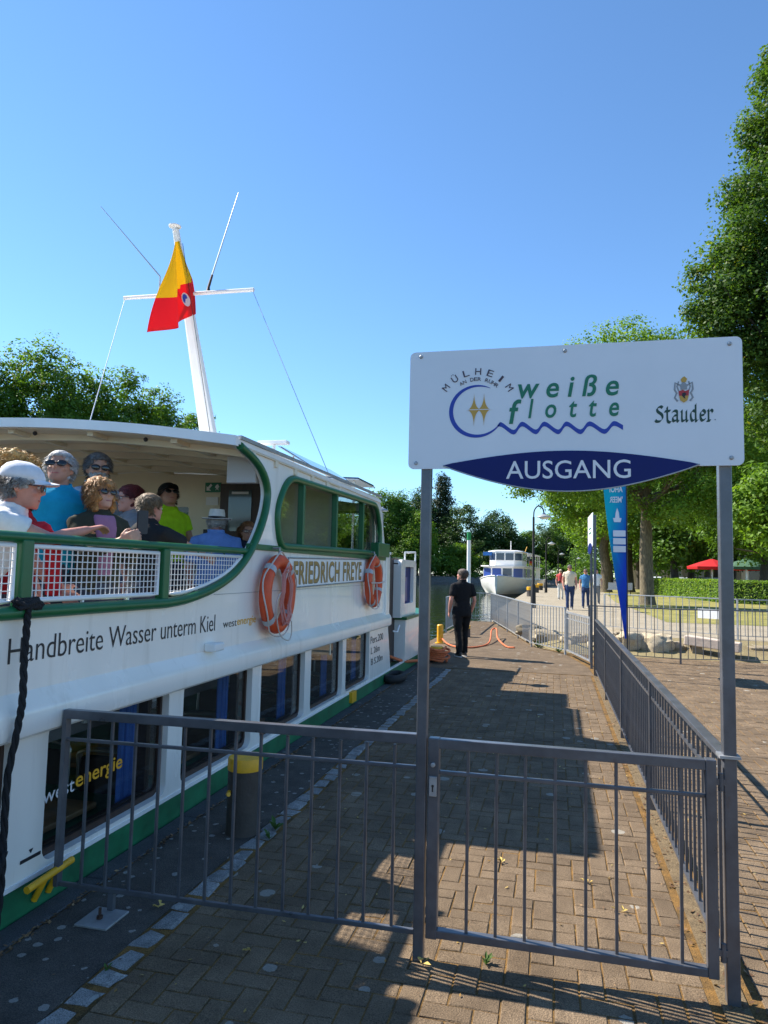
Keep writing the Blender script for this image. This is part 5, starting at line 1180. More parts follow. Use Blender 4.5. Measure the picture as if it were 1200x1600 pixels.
def crown_points(blobs, n, rg, clump=.55, per=70, shell=.55):
    """blobs: (cx,cy,cz,rx,ry,rz). leaf clumps spread in the shell of each blob"""
    vol = np.array([b[3]*b[4]*b[5] for b in blobs])**(2/3); vol /= vol.sum(); P = []; N = []; T = []
    nc = max(8, n//per)
    for b, w in zip(blobs, vol):
        k = max(4, int(nc*w)); d = rg.normal(size=(k,3)); d /= np.linalg.norm(d, axis=1, keepdims=True)
        r = (shell+(1-shell)*rg.uniform(0,1,k)**.6)*rg.uniform(.86,1.12,k); c = np.array(b[:3])+d*r[:,None]*np.array(b[3:6])
        sc = clump*rg.uniform(.6,1.4,k)
        tn = rg.normal(.42,.16,k)
        for q in range(k):
            m_ = per; dd = rg.normal(size=(m_,3)); dd /= np.linalg.norm(dd, axis=1, keepdims=True); rr = rg.uniform(.25,1,m_)**.5
            off = dd*rr[:,None]*sc[q]*np.array((1,1,.72)); P.append(c[q]+off)
            nn = dd*.55+np.array((0,0,.55))+rg.normal(size=(m_,3))*.45+d[q]*.3; N.append(nn); T.append(tn[q]+rg.normal(0,.12,m_))
    P = np.concatenate(P); N = np.concatenate(N); N /= np.linalg.norm(N, axis=1, keepdims=True)+1e-9
    return P, N, np.clip(np.concatenate(T), 0, 1)
def limb(mb, p, d, L, r, depth, rg, ends, spread=.6, up=.15, nseg=5):
    pts = [Vector(p)]; rs = [r]; d = Vector(d).normalized()
    for k in range(nseg):
        d = (d+Vector(rg.normal(0,.10,3))+Vector((0,0,up*.25))).normalized(); pts.append(pts[-1]+d*L/nseg); rs.append(r*(1-.55*(k+1)/nseg))
    mb.tube(pts, rs, 9 if r > .12 else 6)
    ends.append(pts[-1])
    if depth > 0:
        nb = int(rg.integers(2,4))
        for q in range(nb):
            i = int(rg.integers(2, nseg+1)); a = rg.uniform(0, 2*PI); pe = Vector((math.cos(a), math.sin(a), rg.uniform(.0,.6))); dd = (d+pe*spread).normalized()
            limb(mb, pts[i], dd, L*rg.uniform(.55,.75), rs[i]*.68, depth-1, rg, ends, spread, up, nseg)
def tree(name, label, base, trunk_h, trunk_r, blobs, n, leaf, mat, seed, bark=None, clump=.55, per=70, group=None, limbs=6, depth=2, lean=(0,0), shell=.5, cat='tree'):
    rg = np.random.default_rng(seed); B = Vector(base)
    t = thing(name, base, label, cat, group)
    tm = MB(); ends = []; top = B+Vector((lean[0], lean[1], trunk_h))
    pts = [B+Vector((0,0,-.15)), B+Vector((0,0,.12)), B+Vector((0,0,.5))]+[B.lerp(top, q)+Vector((rg.normal(0,trunk_r*.15), rg.normal(0,trunk_r*.15), 0)) for q in (.35,.6,.8,1)]
    tm.tube(pts, [trunk_r*1.5,trunk_r*1.25,trunk_r*1.05,trunk_r*.95,trunk_r*.85,trunk_r*.75,trunk_r*.6], 14)
    cz = np.mean([b[2] for b in blobs])
    for k in range(limbs):
        bl = blobs[k % len(blobs)]; tgt = Vector(bl[:3]); st = B.lerp(top, rg.uniform(.62,1)); d = tgt-st+Vector(rg.normal(0,.8,3))
        limb(tm, st, d, d.length*.55, trunk_r*.5, depth, rg, ends)
    obj('trunk', tm, bark or m_bark, t, smooth=60)
    P, N, T = crown_points(blobs, n, rg, clump, per, shell)
    obj('crown', leaf_mesh('crown', P, N, leaf, T, mat, rg), None, t)
    return t
def blobs_for(x, y, z0, z1, r, rg, k=7):
    h = z1-z0; bl = [(x, y, z0+h*.52, r*.72, r*.72, h*.46)]
    for q in range(k):
        a = 2*PI*q/k+rg.uniform(-.3,.3); hh = rg.uniform(.22,.72); rr = r*rg.uniform(.5,.68)*(1-.5*abs(hh-.4))
        bl.append((x+math.cos(a)*rr, y+math.sin(a)*rr, z0+h*hh, r*rg.uniform(.34,.5), r*rg.uniform(.34,.5), h*rg.uniform(.18,.27)))
    bl.append((x+rg.uniform(-.1,.1)*r, y, z0+h*.84, r*.42, r*.42, h*.17))
    return bl
rgt = np.random.default_rng(21)
# tall dark tree at the right edge, close by
bl = [(6.2,20,14.6,1.05,1.2,1.5),(6.5,20.2,12.9,1.4,1.5,1.4),(6.0,20,11.4,1.35,1.5,1.1),(4.9,19.9,10.6,.85,1.0,.75),(4.55,20,9.55,1.0,1.2,.9),(6.1,20.2,9.6,1.5,1.7,1.3),(5.2,19.8,8.4,1.3,1.4,.9),(6.4,20,7.4,1.6,1.6,1.2),(5.9,19.9,5.9,1.2,1.3,.9),(7.8,20.2,11,2,2,2.6),(8,20.2,7,2,2,2),(4.3,20.2,8.6,.85,1,.7),(5.1,20.1,12.2,.7,.9,.6),(5.6,20.1,13.6,.7,.9,.8),(4.9,20.2,7.4,1.0,1.1,.7)]
tree('oak_tree', 'tallest dark green tree rising at the right edge of the picture', (7.6,20.4,.3), 7.5, .34, bl, 165000, .098, lm_oak, 3, m_barkd, .46, 120, limbs=9, depth=2)
# lime tree with a clear trunk, right of the banner
bl = [(3.2,37,12.6,2.7,2.5,1.9),(1.2,36.6,11,2.0,2,1.8),(5.8,37,12,2.5,2.4,1.9),(-.3,36.6,8.6,1.8,1.8,1.5),(2.4,36.2,8.6,2.2,2,1.5),(-1.5,36.6,6.6,1.2,1.3,1.1),(6.8,36.6,9,2.5,2.3,1.8),(9.2,36.6,7.6,2.3,2.2,1.7),(9.6,37,11,2.6,2.5,2.2),(4.8,36,6.9,1.8,1.6,.9),(.8,36.6,6.3,1.4,1.4,.8),(7.8,36,5.6,1.8,1.6,.9),(5.9,36.2,4.9,1.6,1.4,.7),(8.8,36,4.3,1.5,1.4,.8),(2.7,36.5,5.4,1.2,1.2,.6),(10.2,36.2,5.6,1.6,1.5,1.2)]
tree('lime_tree', 'broad light green tree with clear trunk behind the blue banner', (4.5,37.5,.3), 6.4, .33, bl, 105000, .145, lm_light, 5, m_bark, .68, 100, limbs=11, depth=2)
# trees further along the promenade
bl = blobs_for(4.6,63,3.6,15.5,5.6,rgt); tree('lime_tree', 'second promenade tree with twin dark trunks left of the banner', (4.3,63.5,.3), 6.2, .45, bl, 36000, .24, lm_light, 6, m_bark, .95, 70, limbs=8, depth=1)
bl = blobs_for(7.6,66.5,3.8,15.0,5.0,rgt); tree('lime_tree', 'dark-trunked promenade tree just behind the banner', (6.5,66.5,.3), 6.2, .42, bl, 20000, .30, lm_mid, 8, m_barkd, 1.0, 60, limbs=8, depth=1)
bl = blobs_for(6.2,88,3.0,15.5,5.5,rgt); tree('lime_tree', 'farthest leafy tree over the promenade lamps', (6.2,88,.3), 5.5, .4, bl, 16000, .36, lm_light, 9, m_bark, 1.1, 55, limbs=6, depth=1)
bl = blobs_for(11.6,46,1.9,10.5,3.6,rgt); tree('shade_tree', 'dense shady tree behind the hedge on the right', (12.2,46.5,.3), 4.0, .3, bl, 40000, .19, lm_mid, 11, m_barkd, .75, 80, limbs=7, depth=1)
bl = blobs_for(15.5,57,2.9,15,5.2,rgt); tree('shade_tree', 'dark tree filling the right edge behind the red parasols', (16,58,.3), 4.6, .35, bl, 20000, .32, lm_dark, 12, m_barkd, 1.0, 60, limbs=7, depth=1)
bl = [(6.9,28,4.2,.8,.9,.7),(7.6,28.0,4.9,1.1,1.1,.8),(7.5,27.7,3.3,.7,.8,.6),(8.4,28,4.2,1,1,1)]
tree('maple_tree', 'bright young tree hanging over the hedge at the right edge', (8.3,28.4,.3), 3.4, .10, bl, 12000, .17, lm_light, 13, m_barkd, .5, 60, limbs=5, depth=1)
for i, (x, y, z1, r, lab, mt) in enumerate(((9.0,58.5,9.5,3.0,'low leafy tree just behind the hedge beside the trunk',lm_mid),(13.0,63,12,4.0,'broad tree between the cars and the parasols',lm_dark),(9.0,82,12,4.2,'low crowned tree hiding the left of the building',lm_mid),(15.5,80,13,5,'low crowned tree hiding the middle of the building',lm_mid),(11.5,66,13,4.6,'leafy tree in the car park behind the hedge',lm_mid),(19,84,15,7,'dark leafy tree at the back of the car park',lm_dark),(33,70,14,7,'large tree behind the parasols at the far right',lm_dark),(9,120,16,7,'tree closing the far end of the promenade',lm_mid),(1.5,150,17,8,'tall tree beyond the end of the promenade',lm_dark))):
    bl = blobs_for(x, y, 1.7, z1, r, rgt); tree('park_tree', lab, (x, y, .3), 4.0, .3, bl, 15000, .33, mt, 30+i, m_barkd, 1.0, 55, limbs=5, depth=1)
# far bank trees across the river
far = [(-41,41.5,18.2,5.5,'mid','leafy tree at the far left edge above the boat roof'),(-37,45,18.6,5.0,'mid','rounded tree left of the first mast stay'),(-35.6,47,17.2,5.0,'mid','leafy tree between the two rounded ones at left'),(-34.3,49.5,17.7,4.8,'mid','broad tree behind the left mast stay'),(-32.4,53,16.8,4.6,'mid','dark tree with gaps just left of the mast'),(-30.8,57.0,15.4,3.8,'mid','lower tree right behind the mast foot'),(-29.6,61,13.6,3.4,'dark','small dark tree just right of the mast foot'),
       (-30.5,66,11.0,4,'mid','far bank tree hidden low behind the mast foot'),(-33,84,10.5,5,'mid','far bank tree hidden low behind the cabin roof'),(-37,104,12.5,6,'mid','far bank tree above the cabin roof end'),(-38,122,13.5,6,'mid','far bank tree left of the exhaust pipe'),(-33.5,135,17.6,6.0,'mid','tall green tree right of the exhaust pipe'),(-29.5,137,17.4,5.0,'mid','rounded tree left of the sign post'),(-25.5,134,13.2,5.0,'light','yellowish green tree behind the sign post'),(-23,149,21.5,4.6,'con','tall dark pine rising above the far bank trees'),(-27,146,19.5,5,'dark','dark crown beside the pine'),
       (-17.5,143,15.6,6.0,'dark','dark rounded tree behind the green and white pole'),(-11.5,147,14.6,6.0,'dark','broad dark tree above the moored white boat'),(-18,136,7.0,4.2,'light','low bright bush on the far bank left of the white boat'),(-5,150,10.5,5,'mid','green tree right of the dark far bank trees'),(2,154,13,6,'mid','hazy green tree beside the promenade lamps'),(-27.5,131,6.5,4.5,'mid','low willow at the far waterline behind the sign post'),(-33,129,6.5,4,'dark','low dark shrub at the far waterline by the deckhouse'),(-11,139,6.0,4,'dark','low shrub behind the bow of the white boat')]
for i, (x, y, z1, r, kd, lab) in enumerate(far):
    mt = dict(mid=lm_mid, light=lm_light, dark=lm_dark, con=lm_con)[kd]; z0 = 1.2
    if kd == 'con': bl = [(x, y, 6+(z1-6)*q, r*(1.05-q*.8), r*(1.05-q*.8), 1.6) for q in (.1,.25,.4,.55,.7,.85,.97)]
    else: bl = blobs_for(x, y, z0, z1, r, rgt)
    near = y < 80
    tree('far_bank_tree', lab, (x, y, .9), z1*.4, .3, bl, 44000 if near else 24000, .235 if near else .36, mt, 50+i, m_barkd, .8 if near else 1.15, 80 if near else 60, group='trees on the far bank', limbs=5, depth=1, shell=.35)
# undergrowth along the far bank as one mass
bb_ = []
for (x0, y0), (x1, y1) in zip(BANK[1:10], BANK[2:11]):
    for q in np.linspace(0, 1, 7): bb_.append((x0+(x1-x0)*q-1.0, y0+(y1-y0)*q+2.5, 1.8+rgt.uniform(-.5,1.0), 3.4, 3.4, 2.6))
for q in range(26): bb_.append((3.5+q*1.8, 128+rgt.uniform(-4,4)-q*.6, 2.0+rgt.uniform(-.5,1), 3.2, 3.0, 2.6))
P, N, T = crown_points(bb_, 34000, np.random.default_rng(4), 1.1, 40, .4)
o = obj('bank_undergrowth', leaf_mesh('bank_undergrowth', P, N, .5, T, lm_mid, rgt)); o['kind'] = 'stuff'; o['label'] = 'undergrowth along the far river bank'
# clipped hedge
hd = thing('hedge', (11,45,.3), 'clipped green hedge across the lawn behind the railing', 'hedge')
A = Vector((7.9,60,.3)); B = Vector((9.6,44,.3)); C = Vector((24,35,.3)); P = []; N = []
rh = np.random.default_rng(9)
core = MB()
for a, b_ in ((A,B),(B,C)):
    d = (b_-a).normalized(); nn = Vector((d.y,-d.x,0)); L = (b_-a).length; k = int(L*900)
    u = rh.uniform(0, L, k); h = rh.uniform(0, 1.28, k); w = rh.uniform(-.35,.35,k); f = rh.uniform(0,1,k)
    w = np.where(f < .62, .36*np.sign(w), w); h = np.where(f > .62, 1.25+rh.normal(0,.03,k), h)
    bump_ = .06*np.sin(u*5)+.05*np.sin(u*13)
    P.append(np.array(a)[None]+np.outer(u, d)+np.outer(w*(1+bump_)+rh.normal(0,.03,k), nn)+np.outer(h, (0,0,1))); N.append(np.outer(np.sign(w), nn)*.8+rh.normal(0,.5,(k,3))+np.array((0,0,.3)))
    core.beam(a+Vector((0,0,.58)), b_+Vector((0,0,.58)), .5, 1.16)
P = np.concatenate(P); N = np.concatenate(N); N /= np.linalg.norm(N, axis=1, keepdims=True)
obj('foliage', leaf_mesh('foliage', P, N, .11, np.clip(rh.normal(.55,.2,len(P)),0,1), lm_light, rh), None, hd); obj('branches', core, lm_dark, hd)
# weeds in the paving
def weed(x, y, label, n=9, s=.12, z=0):
    t = thing('weed', (x,y,z), label, 'weed'); mb = MB(); rr = random.Random(int(x*100))
    for k in range(n):
        a = rr.uniform(0, 2*PI); L = s*rr.uniform(.5,1.1); e = Vector((math.cos(a)*L*.6, math.sin(a)*L*.6, L*rr.uniform(.3,.9))); m_ = e*.55+Vector((0,0,L*.12)); sd_ = Vector((-math.sin(a), math.cos(a), 0))*L*.14; b0 = Vector((x,y,z))
        mb.add([b0, b0+m_+sd_, b0+e, b0+m_-sd_], [(0,1,2,3)])
    obj('leaves', mb, M('weed_green', (.08,.16,.03), .6, trans=.3), t); obj('stem', MB().tube([(x,y,z-.01),(x,y,z+s*.35)], .004, 5), M('weed_green', (.08,.16,.03), .6), t)
weed(-1.74,4.45,'small green weed beside the sett row behind the barrier', 10, .13)
weed(-1.72,4.30,'dry little weed near the brown bollard', 7, .08)
weed(-1.80,2.75,'tiny weed between the granite setts in front', 6, .05)
weed(-.35,16.95,'green weed clump under the corner railing', 14, .22); weed(.12,16.05,'smaller green weed clump by the far gate', 12, .18)
weed(-.28,3.24,'straw tuft at the foot of the middle sign post', 12, .06)
# ================================================================== BACKGROUND THINGS
# moored white boat
b2 = thing('moored_boat', (-5.0,82,-.6), 'white two-deck passenger boat moored bow-on further up the quay', 'boat')
d2 = Vector((1.75,26,0)).normalized(); n2 = Vector((d2.y,-d2.x,0)); O2 = Vector((-5.55,71.2,0))
zq = lambda z: -.6+(z+.6)*.82
def q2(s, w, z): p = O2+d2*s+n2*w; return (p.x, p.y, zq(z))
def wid(s, top=True): return (2.55*min(1, (s/5.5))**.55 if top else 2.35*min(1, max(0, s-.9)/7)**.75)
ss = [0.02,.5,1.2,2.2,3.5,5,7,12,20,28]
def ring2(z, f, raise_=0): return [q2(s-.0, wid(s) *f[0] if f[1] else wid(s, False), z+raise_*max(0, 1-s/6)) for s in ss]+[q2(s, -(wid(s)*f[0] if f[1] else wid(s, False)), z+raise_*max(0, 1-s/6)) for s in reversed(ss)]
obj('hull', MB().loft([ring2(-1.2,(1,False)), ring2(-.35,(1,False)), ring2(.55,(.93,True),.2), ring2(1.35,(1,True),.55)]), m_white2, b2, smooth=40)
obj('boot_stripe', MB().loft([ring2(-.62,(1.0,False)), [ (p[0]+.0, p[1]-.03, p[2]) for p in ring2(-.33,(1.0,False))]], caps=False), M('boot_grey', (.12,.12,.12), .6), b2)
obj('gunwale', MB().tube([q2(s, wid(s), 1.37+.55*max(0,1-s/6)) for s in ss], .06, 6).tube([q2(s, -wid(s), 1.37+.55*max(0,1-s/6)) for s in ss], .06, 6), m_white2, b2)
def prism2(pts, z0, z1): n = len(pts); return MB().loft([[q2(s, w, z0) for s, w in pts], [q2(s, w, z1) for s, w in pts]])
C1 = [(4.2,-1.1),(4.2,1.1),(5.2,2.1),(24,2.2),(24,-2.2),(5.2,-2.1)]
obj('lower_cabin', prism2(C1, .9, 3.05), m_white2, b2)
obj('lower_roof', prism2([(3.6,-1.3),(3.6,1.3),(4.9,2.35),(25,2.4),(25,-2.4),(4.9,-2.35)], 3.06, 3.2), m_white2, b2)
C2 = [(6.4,-1.0),(6.4,1.0),(7.2,1.75),(11.5,1.8),(11.5,-1.8),(7.2,-1.75)]
obj('wheelhouse', prism2(C2, 3.21, 5.05), m_white2, b2)
obj('wheelhouse_roof', MB().loft([[q2(s*1.0, w*1.12, 5.06) for s, w in C2], [q2(s*.995+.05, w*1.08, 5.15) for s, w in C2], [q2(7.5+(s-7.5)*.8, w*.7, 5.28) for s, w in C2]]), m_white2, b2)
obj('upper_canopy', prism2([(11.6,-2.2),(11.6,2.2),(24.5,2.2),(24.5,-2.2)], 5.0, 5.1), m_white2, b2)
def pane2(nm_, a, b_, z0, z1, mat, par=b2, mg=.04, out=.03):
    z0 = zq(z0); z1 = zq(z1); A_ = Vector(q2(*a, 0)); B_ = Vector(q2(*b_, 0)); A_.z = B_.z = 0; dv = (B_-A_).normalized(); no = Vector((dv.y,-dv.x,0)); L = (B_-A_).length
    w_ = obj(nm_, MB().beam(A_+dv*mg+no*out+Vector((0,0,(z0+z1)/2)), B_-dv*mg+no*out+Vector((0,0,(z0+z1)/2)), .04, z1-z0), mat, par); return w_
m_pane = M('far_pane', (.03,.05,.10), .12, coat=.4); m_paneb = M('far_pane_blue', (.03,.07,.30), .3)
def row(pts, z0, z1, cnt, mats):
    k = 0
    for (a, b_), c in zip(zip(pts, pts[1:]), cnt):
        for i in range(c):
            pa = (a[0]+(b_[0]-a[0])*(i+.08)/c, a[1]+(b_[1]-a[1])*(i+.08)/c); pb = (a[0]+(b_[0]-a[0])*(i+.92)/c, a[1]+(b_[1]-a[1])*(i+.92)/c)
            pane2('window', pa, pb, z0, z1, mats[k % len(mats)], mg=0); k += 1
row([(5.2,-2.1),(4.2,-1.1),(4.2,1.1),(5.2,2.1),(18,2.17)], 1.75, 2.85, (1,2,1,8), [m_paneb, m_paneb, m_pane])
row([(24,-2.2),(5.2,-2.1)], 1.75, 2.85, (10,), [m_pane])
row([(7.2,-1.75),(6.4,-1.0),(6.4,1.0),(7.2,1.75),(11.5,1.8)], 3.95, 4.85, (1,2,1,3), [m_pane])
for s in (13,16,19,22,24.3):
    for w in (-2.1,2.1): obj('canopy_post', MB().tube([q2(s,w,3.2), q2(s,w,5.0)], .05, 6), m_white2, b2)
for w in (-2.25,2.25): obj('deck_rail', MB().tube([q2(11.6,w,4.15), q2(24.6,w,4.15)], .03, 6), m_white2, b2)
obj('blue_board', MB().add([q2(6.6,-2.4,4.55), q2(7.0,-.95,4.55), q2(7.0,-.95,5.02), q2(6.6,-2.4,5.02)], [(0,1,2,3)]), M('board_blue', (.03,.18,.55), .5), b2)
fg_ = thing('ensign', q2(11.4,2.15,3.9), 'small black red gold flag on the moored boat', 'flag')
for i, c in enumerate(((.62,.33,.01),(.55,.02,.02),(.015,.015,.015))):
    obj('stripe', MB().beam(Vector(q2(9.4,2.25,3.55+.27*i)), Vector(q2(10.6,2.55,3.50+.27*i)), .02, .27), M('ensign_%d' % i, c, .7), fg_)
obj('staff', MB().tube([q2(9.4,2.25,3.2), q2(9.4,2.25,4.7)], .025, 6), m_white2, fg_)
obj('mast', MB().tube([q2(9,.3,5.2), q2(9,.3,6.6)], .05, 6), m_white2, b2); obj('mast', MB().tube([q2(12,1.5,5.1), q2(12.5,1.7,6.0)], .04, 6), m_yellow, b2)
obj('anchor_winch', MB().ell(q2(2.6,0,1.75), (.5,.3,.25), 10, 6), M('cover_blue', (.02,.08,.4), .7), b2)
# river marker pole
mk = thing('river_marker', (-4.18,36,-.6), 'white pole with green top standing in the river', 'pole')
obj('shaft', MB().tube([(-4.16,36,-1.5),(-4.18,36,3.35)], .10, 14), m_white2, mk, smooth=60); obj('green_top', MB().lathe([(.105,0),(.105,.40),(.01,.41)], (-4.18,36,3.33), 14), M('marker_green', (.01,.25,.07), .5), mk, smooth=40)
# street lamps
def lamp(x, y, h, label, s=1):
    t = thing('street_lamp', (x,y,.3), label, 'street lamp', 'promenade lamps')
    obj('post', MB().lathe([(.11*s,0),(.10*s,.9),(.055*s,1.0),(.045*s,h)], (x,y,.3), 12), m_dark, t, smooth=40)
    arm = smoothline([(x,y,.3+h-.02),(x+.03,y,.3+h+.28),(x+.18,y,.3+h+.46),(x+.36,y,.3+h+.36),(x+.42,y,.3+h+.16)], 5); obj('arm', MB().tube(arm, .028, 7), m_dark, t, smooth=60)
    obj('shade', MB().lathe([(.05,.16),(.08,.10),(.30,.0),(.31,-.03),(.29,-.03)], (x+.42,y,.3+h+.02), 18), M('lamp_grey', (.4,.42,.42), .4, metal=.3), t, smooth=40); obj('globe', MB().ell((x+.42,y,.3+h-.01), (.2,.2,.09), 12, 6), M('opal', (.7,.7,.68), .3), t, smooth=179)
for i, (x, y) in enumerate(((-.82,30.05),(-.58,56.2),(.5,84),(3.0,104))): lamp(x, y, 3.75, ('nearest curved lamp post at the railing','second promenade lamp post, beside the moored boat','third promenade lamp post, behind the walkers','farthest thin promenade lamp post')[i])
# blue beach banner
bn = thing('beach_banner', (1.50,14.35,0), 'tall turquoise and blue feather banner behind the side railing', 'banner')
bm_ = bpy.data.materials.new('banner_cloth'); bm_.use_nodes = True; t = bm_.node_tree; b = t.nodes['Principled BSDF']; b.inputs['Roughness'].default_value = .7
tc = t.nodes.new('ShaderNodeTexCoord'); sp = t.nodes.new('ShaderNodeSeparateXYZ'); t.links.new(tc.outputs['Object'], sp.inputs[0])
mr = t.nodes.new('ShaderNodeMapRange'); mr.inputs[1].default_value = 1.0; mr.inputs[2].default_value = 1.6
sub = t.nodes.new('ShaderNodeMath'); sub.operation = 'MULTIPLY_ADD'; sub.inputs[1].default_value = -.16; t.links.new(sp.outputs[2], sub.inputs[0]); t.links.new(sp.outputs[0], sub.inputs[2])
mr.inputs[1].default_value = .62; mr.inputs[2].default_value = 1.03; t.links.new(sub.outputs[0], mr.inputs[0])
cr = t.nodes.new('ShaderNodeValToRGB'); cr.color_ramp.elements[0].color = (.0,.52,.66,1); cr.color_ramp.elements[1].color = (.015,.10,.65,1); t.links.new(mr.outputs[0], cr.inputs[0]); t.links.new(cr.outputs[0], b.inputs['Base Color'])
tr_ = t.nodes.new('ShaderNodeBsdfTranslucent'); mx_ = t.nodes.new('ShaderNodeMixShader'); mx_.inputs[0].default_value = .4; t.links.new(cr.outputs[0], tr_.inputs[0]); t.links.new(b.outputs[0], mx_.inputs[1]); t.links.new(tr_.outputs[0], mx_.inputs[2]); t.links.new(mx_.outputs[0], t.nodes['Material Output'].inputs['Surface'])
px = 1.35
lf = [(px-.44,4.0),(px-.43,3.6),(px-.38,3.0),(px-.31,2.4),(px-.19,1.6),(px-.09,.95),(px-.03,.50)]
rt_ = [(px+.0,.50),(px+.005,1.5),(px+.01,3.0),(px+.0,4.0),(px-.06,4.25),(px-.2,4.42),(px-.32,4.42),(px-.42,4.25)]
cl = obj('cloth', MB().panel(lf+rt_, [], lambda u, v, d: (u, 14.35+d+.03*math.sin(v*3+u*4), v), .004), bm_, bn)
obj('pole', MB().tube([(px+.012,14.35,.06),(px+.014,14.35,3.0),(px+.0,14.35,4.1),(px-.12,14.35,4.40)], [.016,.012,.009,.006], 8), m_black, bn); obj('base', MB().lathe([(.2,0),(.2,.03),(.03,.06)], (px,14.35,0), 16), m_black, bn)
def bfy(v, off=.016): return lambda u, w, d: (u, 14.35-off-d+.03*math.sin(w*3+u*4), w)
mir = lambda mb, c: (setattr(mb, 'v', [(2*c-x, y, z) for x, y, z in mb.v]), mb)[1]
for tx, z0, z1 in (('AHOI', 3.30,3.42), ("'MEER", 3.10,3.22)): obj('lettering', place(mir(text_mb(tx, px-.30,px-.06,z0,z1, off=.02), px-.18), lambda u, w, d: (u, 14.33-d+.03*math.sin(w*3+u*4), w)), m_letw, cl)
obj('ship_mark', MB().panel([(px-.22,2.72),(px-.10,2.72),(px-.08,2.80),(px-.12,2.80),(px-.13,2.9),(px-.16,3.0),(px-.19,2.9),(px-.2,2.80),(px-.24,2.80)], [], bfy(0), .001), m_letw, cl)
for z in (2.44,2.29,2.14): obj('text_field', MB().panel(rrect(px-.24,px-.01,z,z+.12,.01), [], bfy(0), .001), m_letw, cl)
# boulders and a pale beam on the dry bank
rs = np.random.default_rng(15)
def boulder(x, y, z, r, label):
    mb = MB(); n, m_ = 26, 17; rings = []; off = Vector(rs.uniform(0,50,3))
    for j in range(m_):
        th = -PI/2+PI*(.03+.94*j/(m_-1)); ring = []
        for k in range(n):
            a = 2*PI*k/n; d = Vector((math.cos(th)*math.cos(a), math.cos(th)*math.sin(a), math.sin(th))); q = 1+.34*noise.noise(d*1.5+off)+.20*noise.noise(d*3.2+off)+.08*noise.noise(d*8+off)
            e = Vector((math.copysign(abs(d.x)**.7, d.x)*r[0], math.copysign(abs(d.y)**.7, d.y)*r[1], math.copysign(abs(d.z)**.75, d.z)*r[2]))*q; ring.append((x+e.x, y+e.y, z+e.z))
        rings.append(ring)
    o = obj('boulder', MB().loft(rings), m_rock, None, smooth=45); add_tone(o.data, float(rs.uniform(0,1))); tag(o, label, 'boulder', 'boulders on the dry bank'); origin_to(o, (x,y,z-r[2]))
bd_ = [(-.62,18.6,.28,(.35,.3,.2),'flat stone left of the far gate behind the railing'),(-.15,17.5,.22,(.4,.35,.22),'pale stone directly behind the far gate'),(.45,16.9,.22,(.35,.3,.22),'stone right behind the far sign posts'),(1.05,16.6,.26,(.38,.32,.26),'rounded stone left of the banner foot'),(1.62,16.5,.28,(.36,.3,.27),'squared boulder right of the banner foot'),(2.15,16.55,.22,(.42,.36,.34),'largest pale boulder behind the dark railing'),(2.62,16.7,.16,(.22,.22,.18),'small boulder beside the pale beam'),(1.3,17.2,.36,(.4,.3,.16),'low stone on top of the bank'),(4.3,16.9,.18,(.3,.25,.16),'small stone right of the pale beam'),(5.1,16.7,.15,(.4,.3,.2),'stone at the far right behind the sign post')]
for a in bd_: boulder(a[0], a[1], a[2]-.03, tuple(q*.82 for q in a[3]), a[4])
pb = thing('pale_beam', (3.2,16.35,.0), 'pale weathered wooden beam lying on the bank', 'beam'); obj('beam', MB().beam((2.75,16.5,.36),(3.75,16.1,.27),.30,.20), M('weathered_wood', (.58,.47,.38), .85, var=.15, vs=9, bump=.4, bs=30), pb, bevel=.02); obj('support', MB().bb(2.85,3.05,16.3,16.6,.02,.27).bb(3.4,3.55,16.1,16.4,.0,.2), m_rock, pb)
# red parasols
def parasol(x, y, r, label, col):
    t = thing('parasol', (x,y,.3), label, 'parasol', 'parasols of the terrace'); n = 8
    obj('canopy', MB().loft([[(x+r*math.cos(2*PI*k/n), y+r*math.sin(2*PI*k/n), z0) for k in range(n)] for r, z0 in ((r*1.0,2.28),(r*1.02,2.45),(r*.5,2.75),(.05,2.98))], caps=False), col, t); obj('pole', MB().tube([(x,y,.3),(x,y,3.0)], .04, 8), m_alu, t)
    for k in range(n): obj('rib', MB().tube([(x,y,2.9),(x+r*math.cos(2*PI*k/n), y+r*math.sin(2*PI*k/n), 2.42)], .015, 4), m_alu, t)
mr_ = M('parasol_red', (.62,.02,.025), .7, trans=.3); mg_ = M('parasol_green', (.05,.12,.07), .7)
parasol(10.3,51.5,1.55,'left red parasol above the hedge',mr_); parasol(12.7,52.5,1.5,'right red parasol half hidden by the sign post',mr_); parasol(11.9,49.5,1.5,'grey-green parasol between the red ones',mg_)
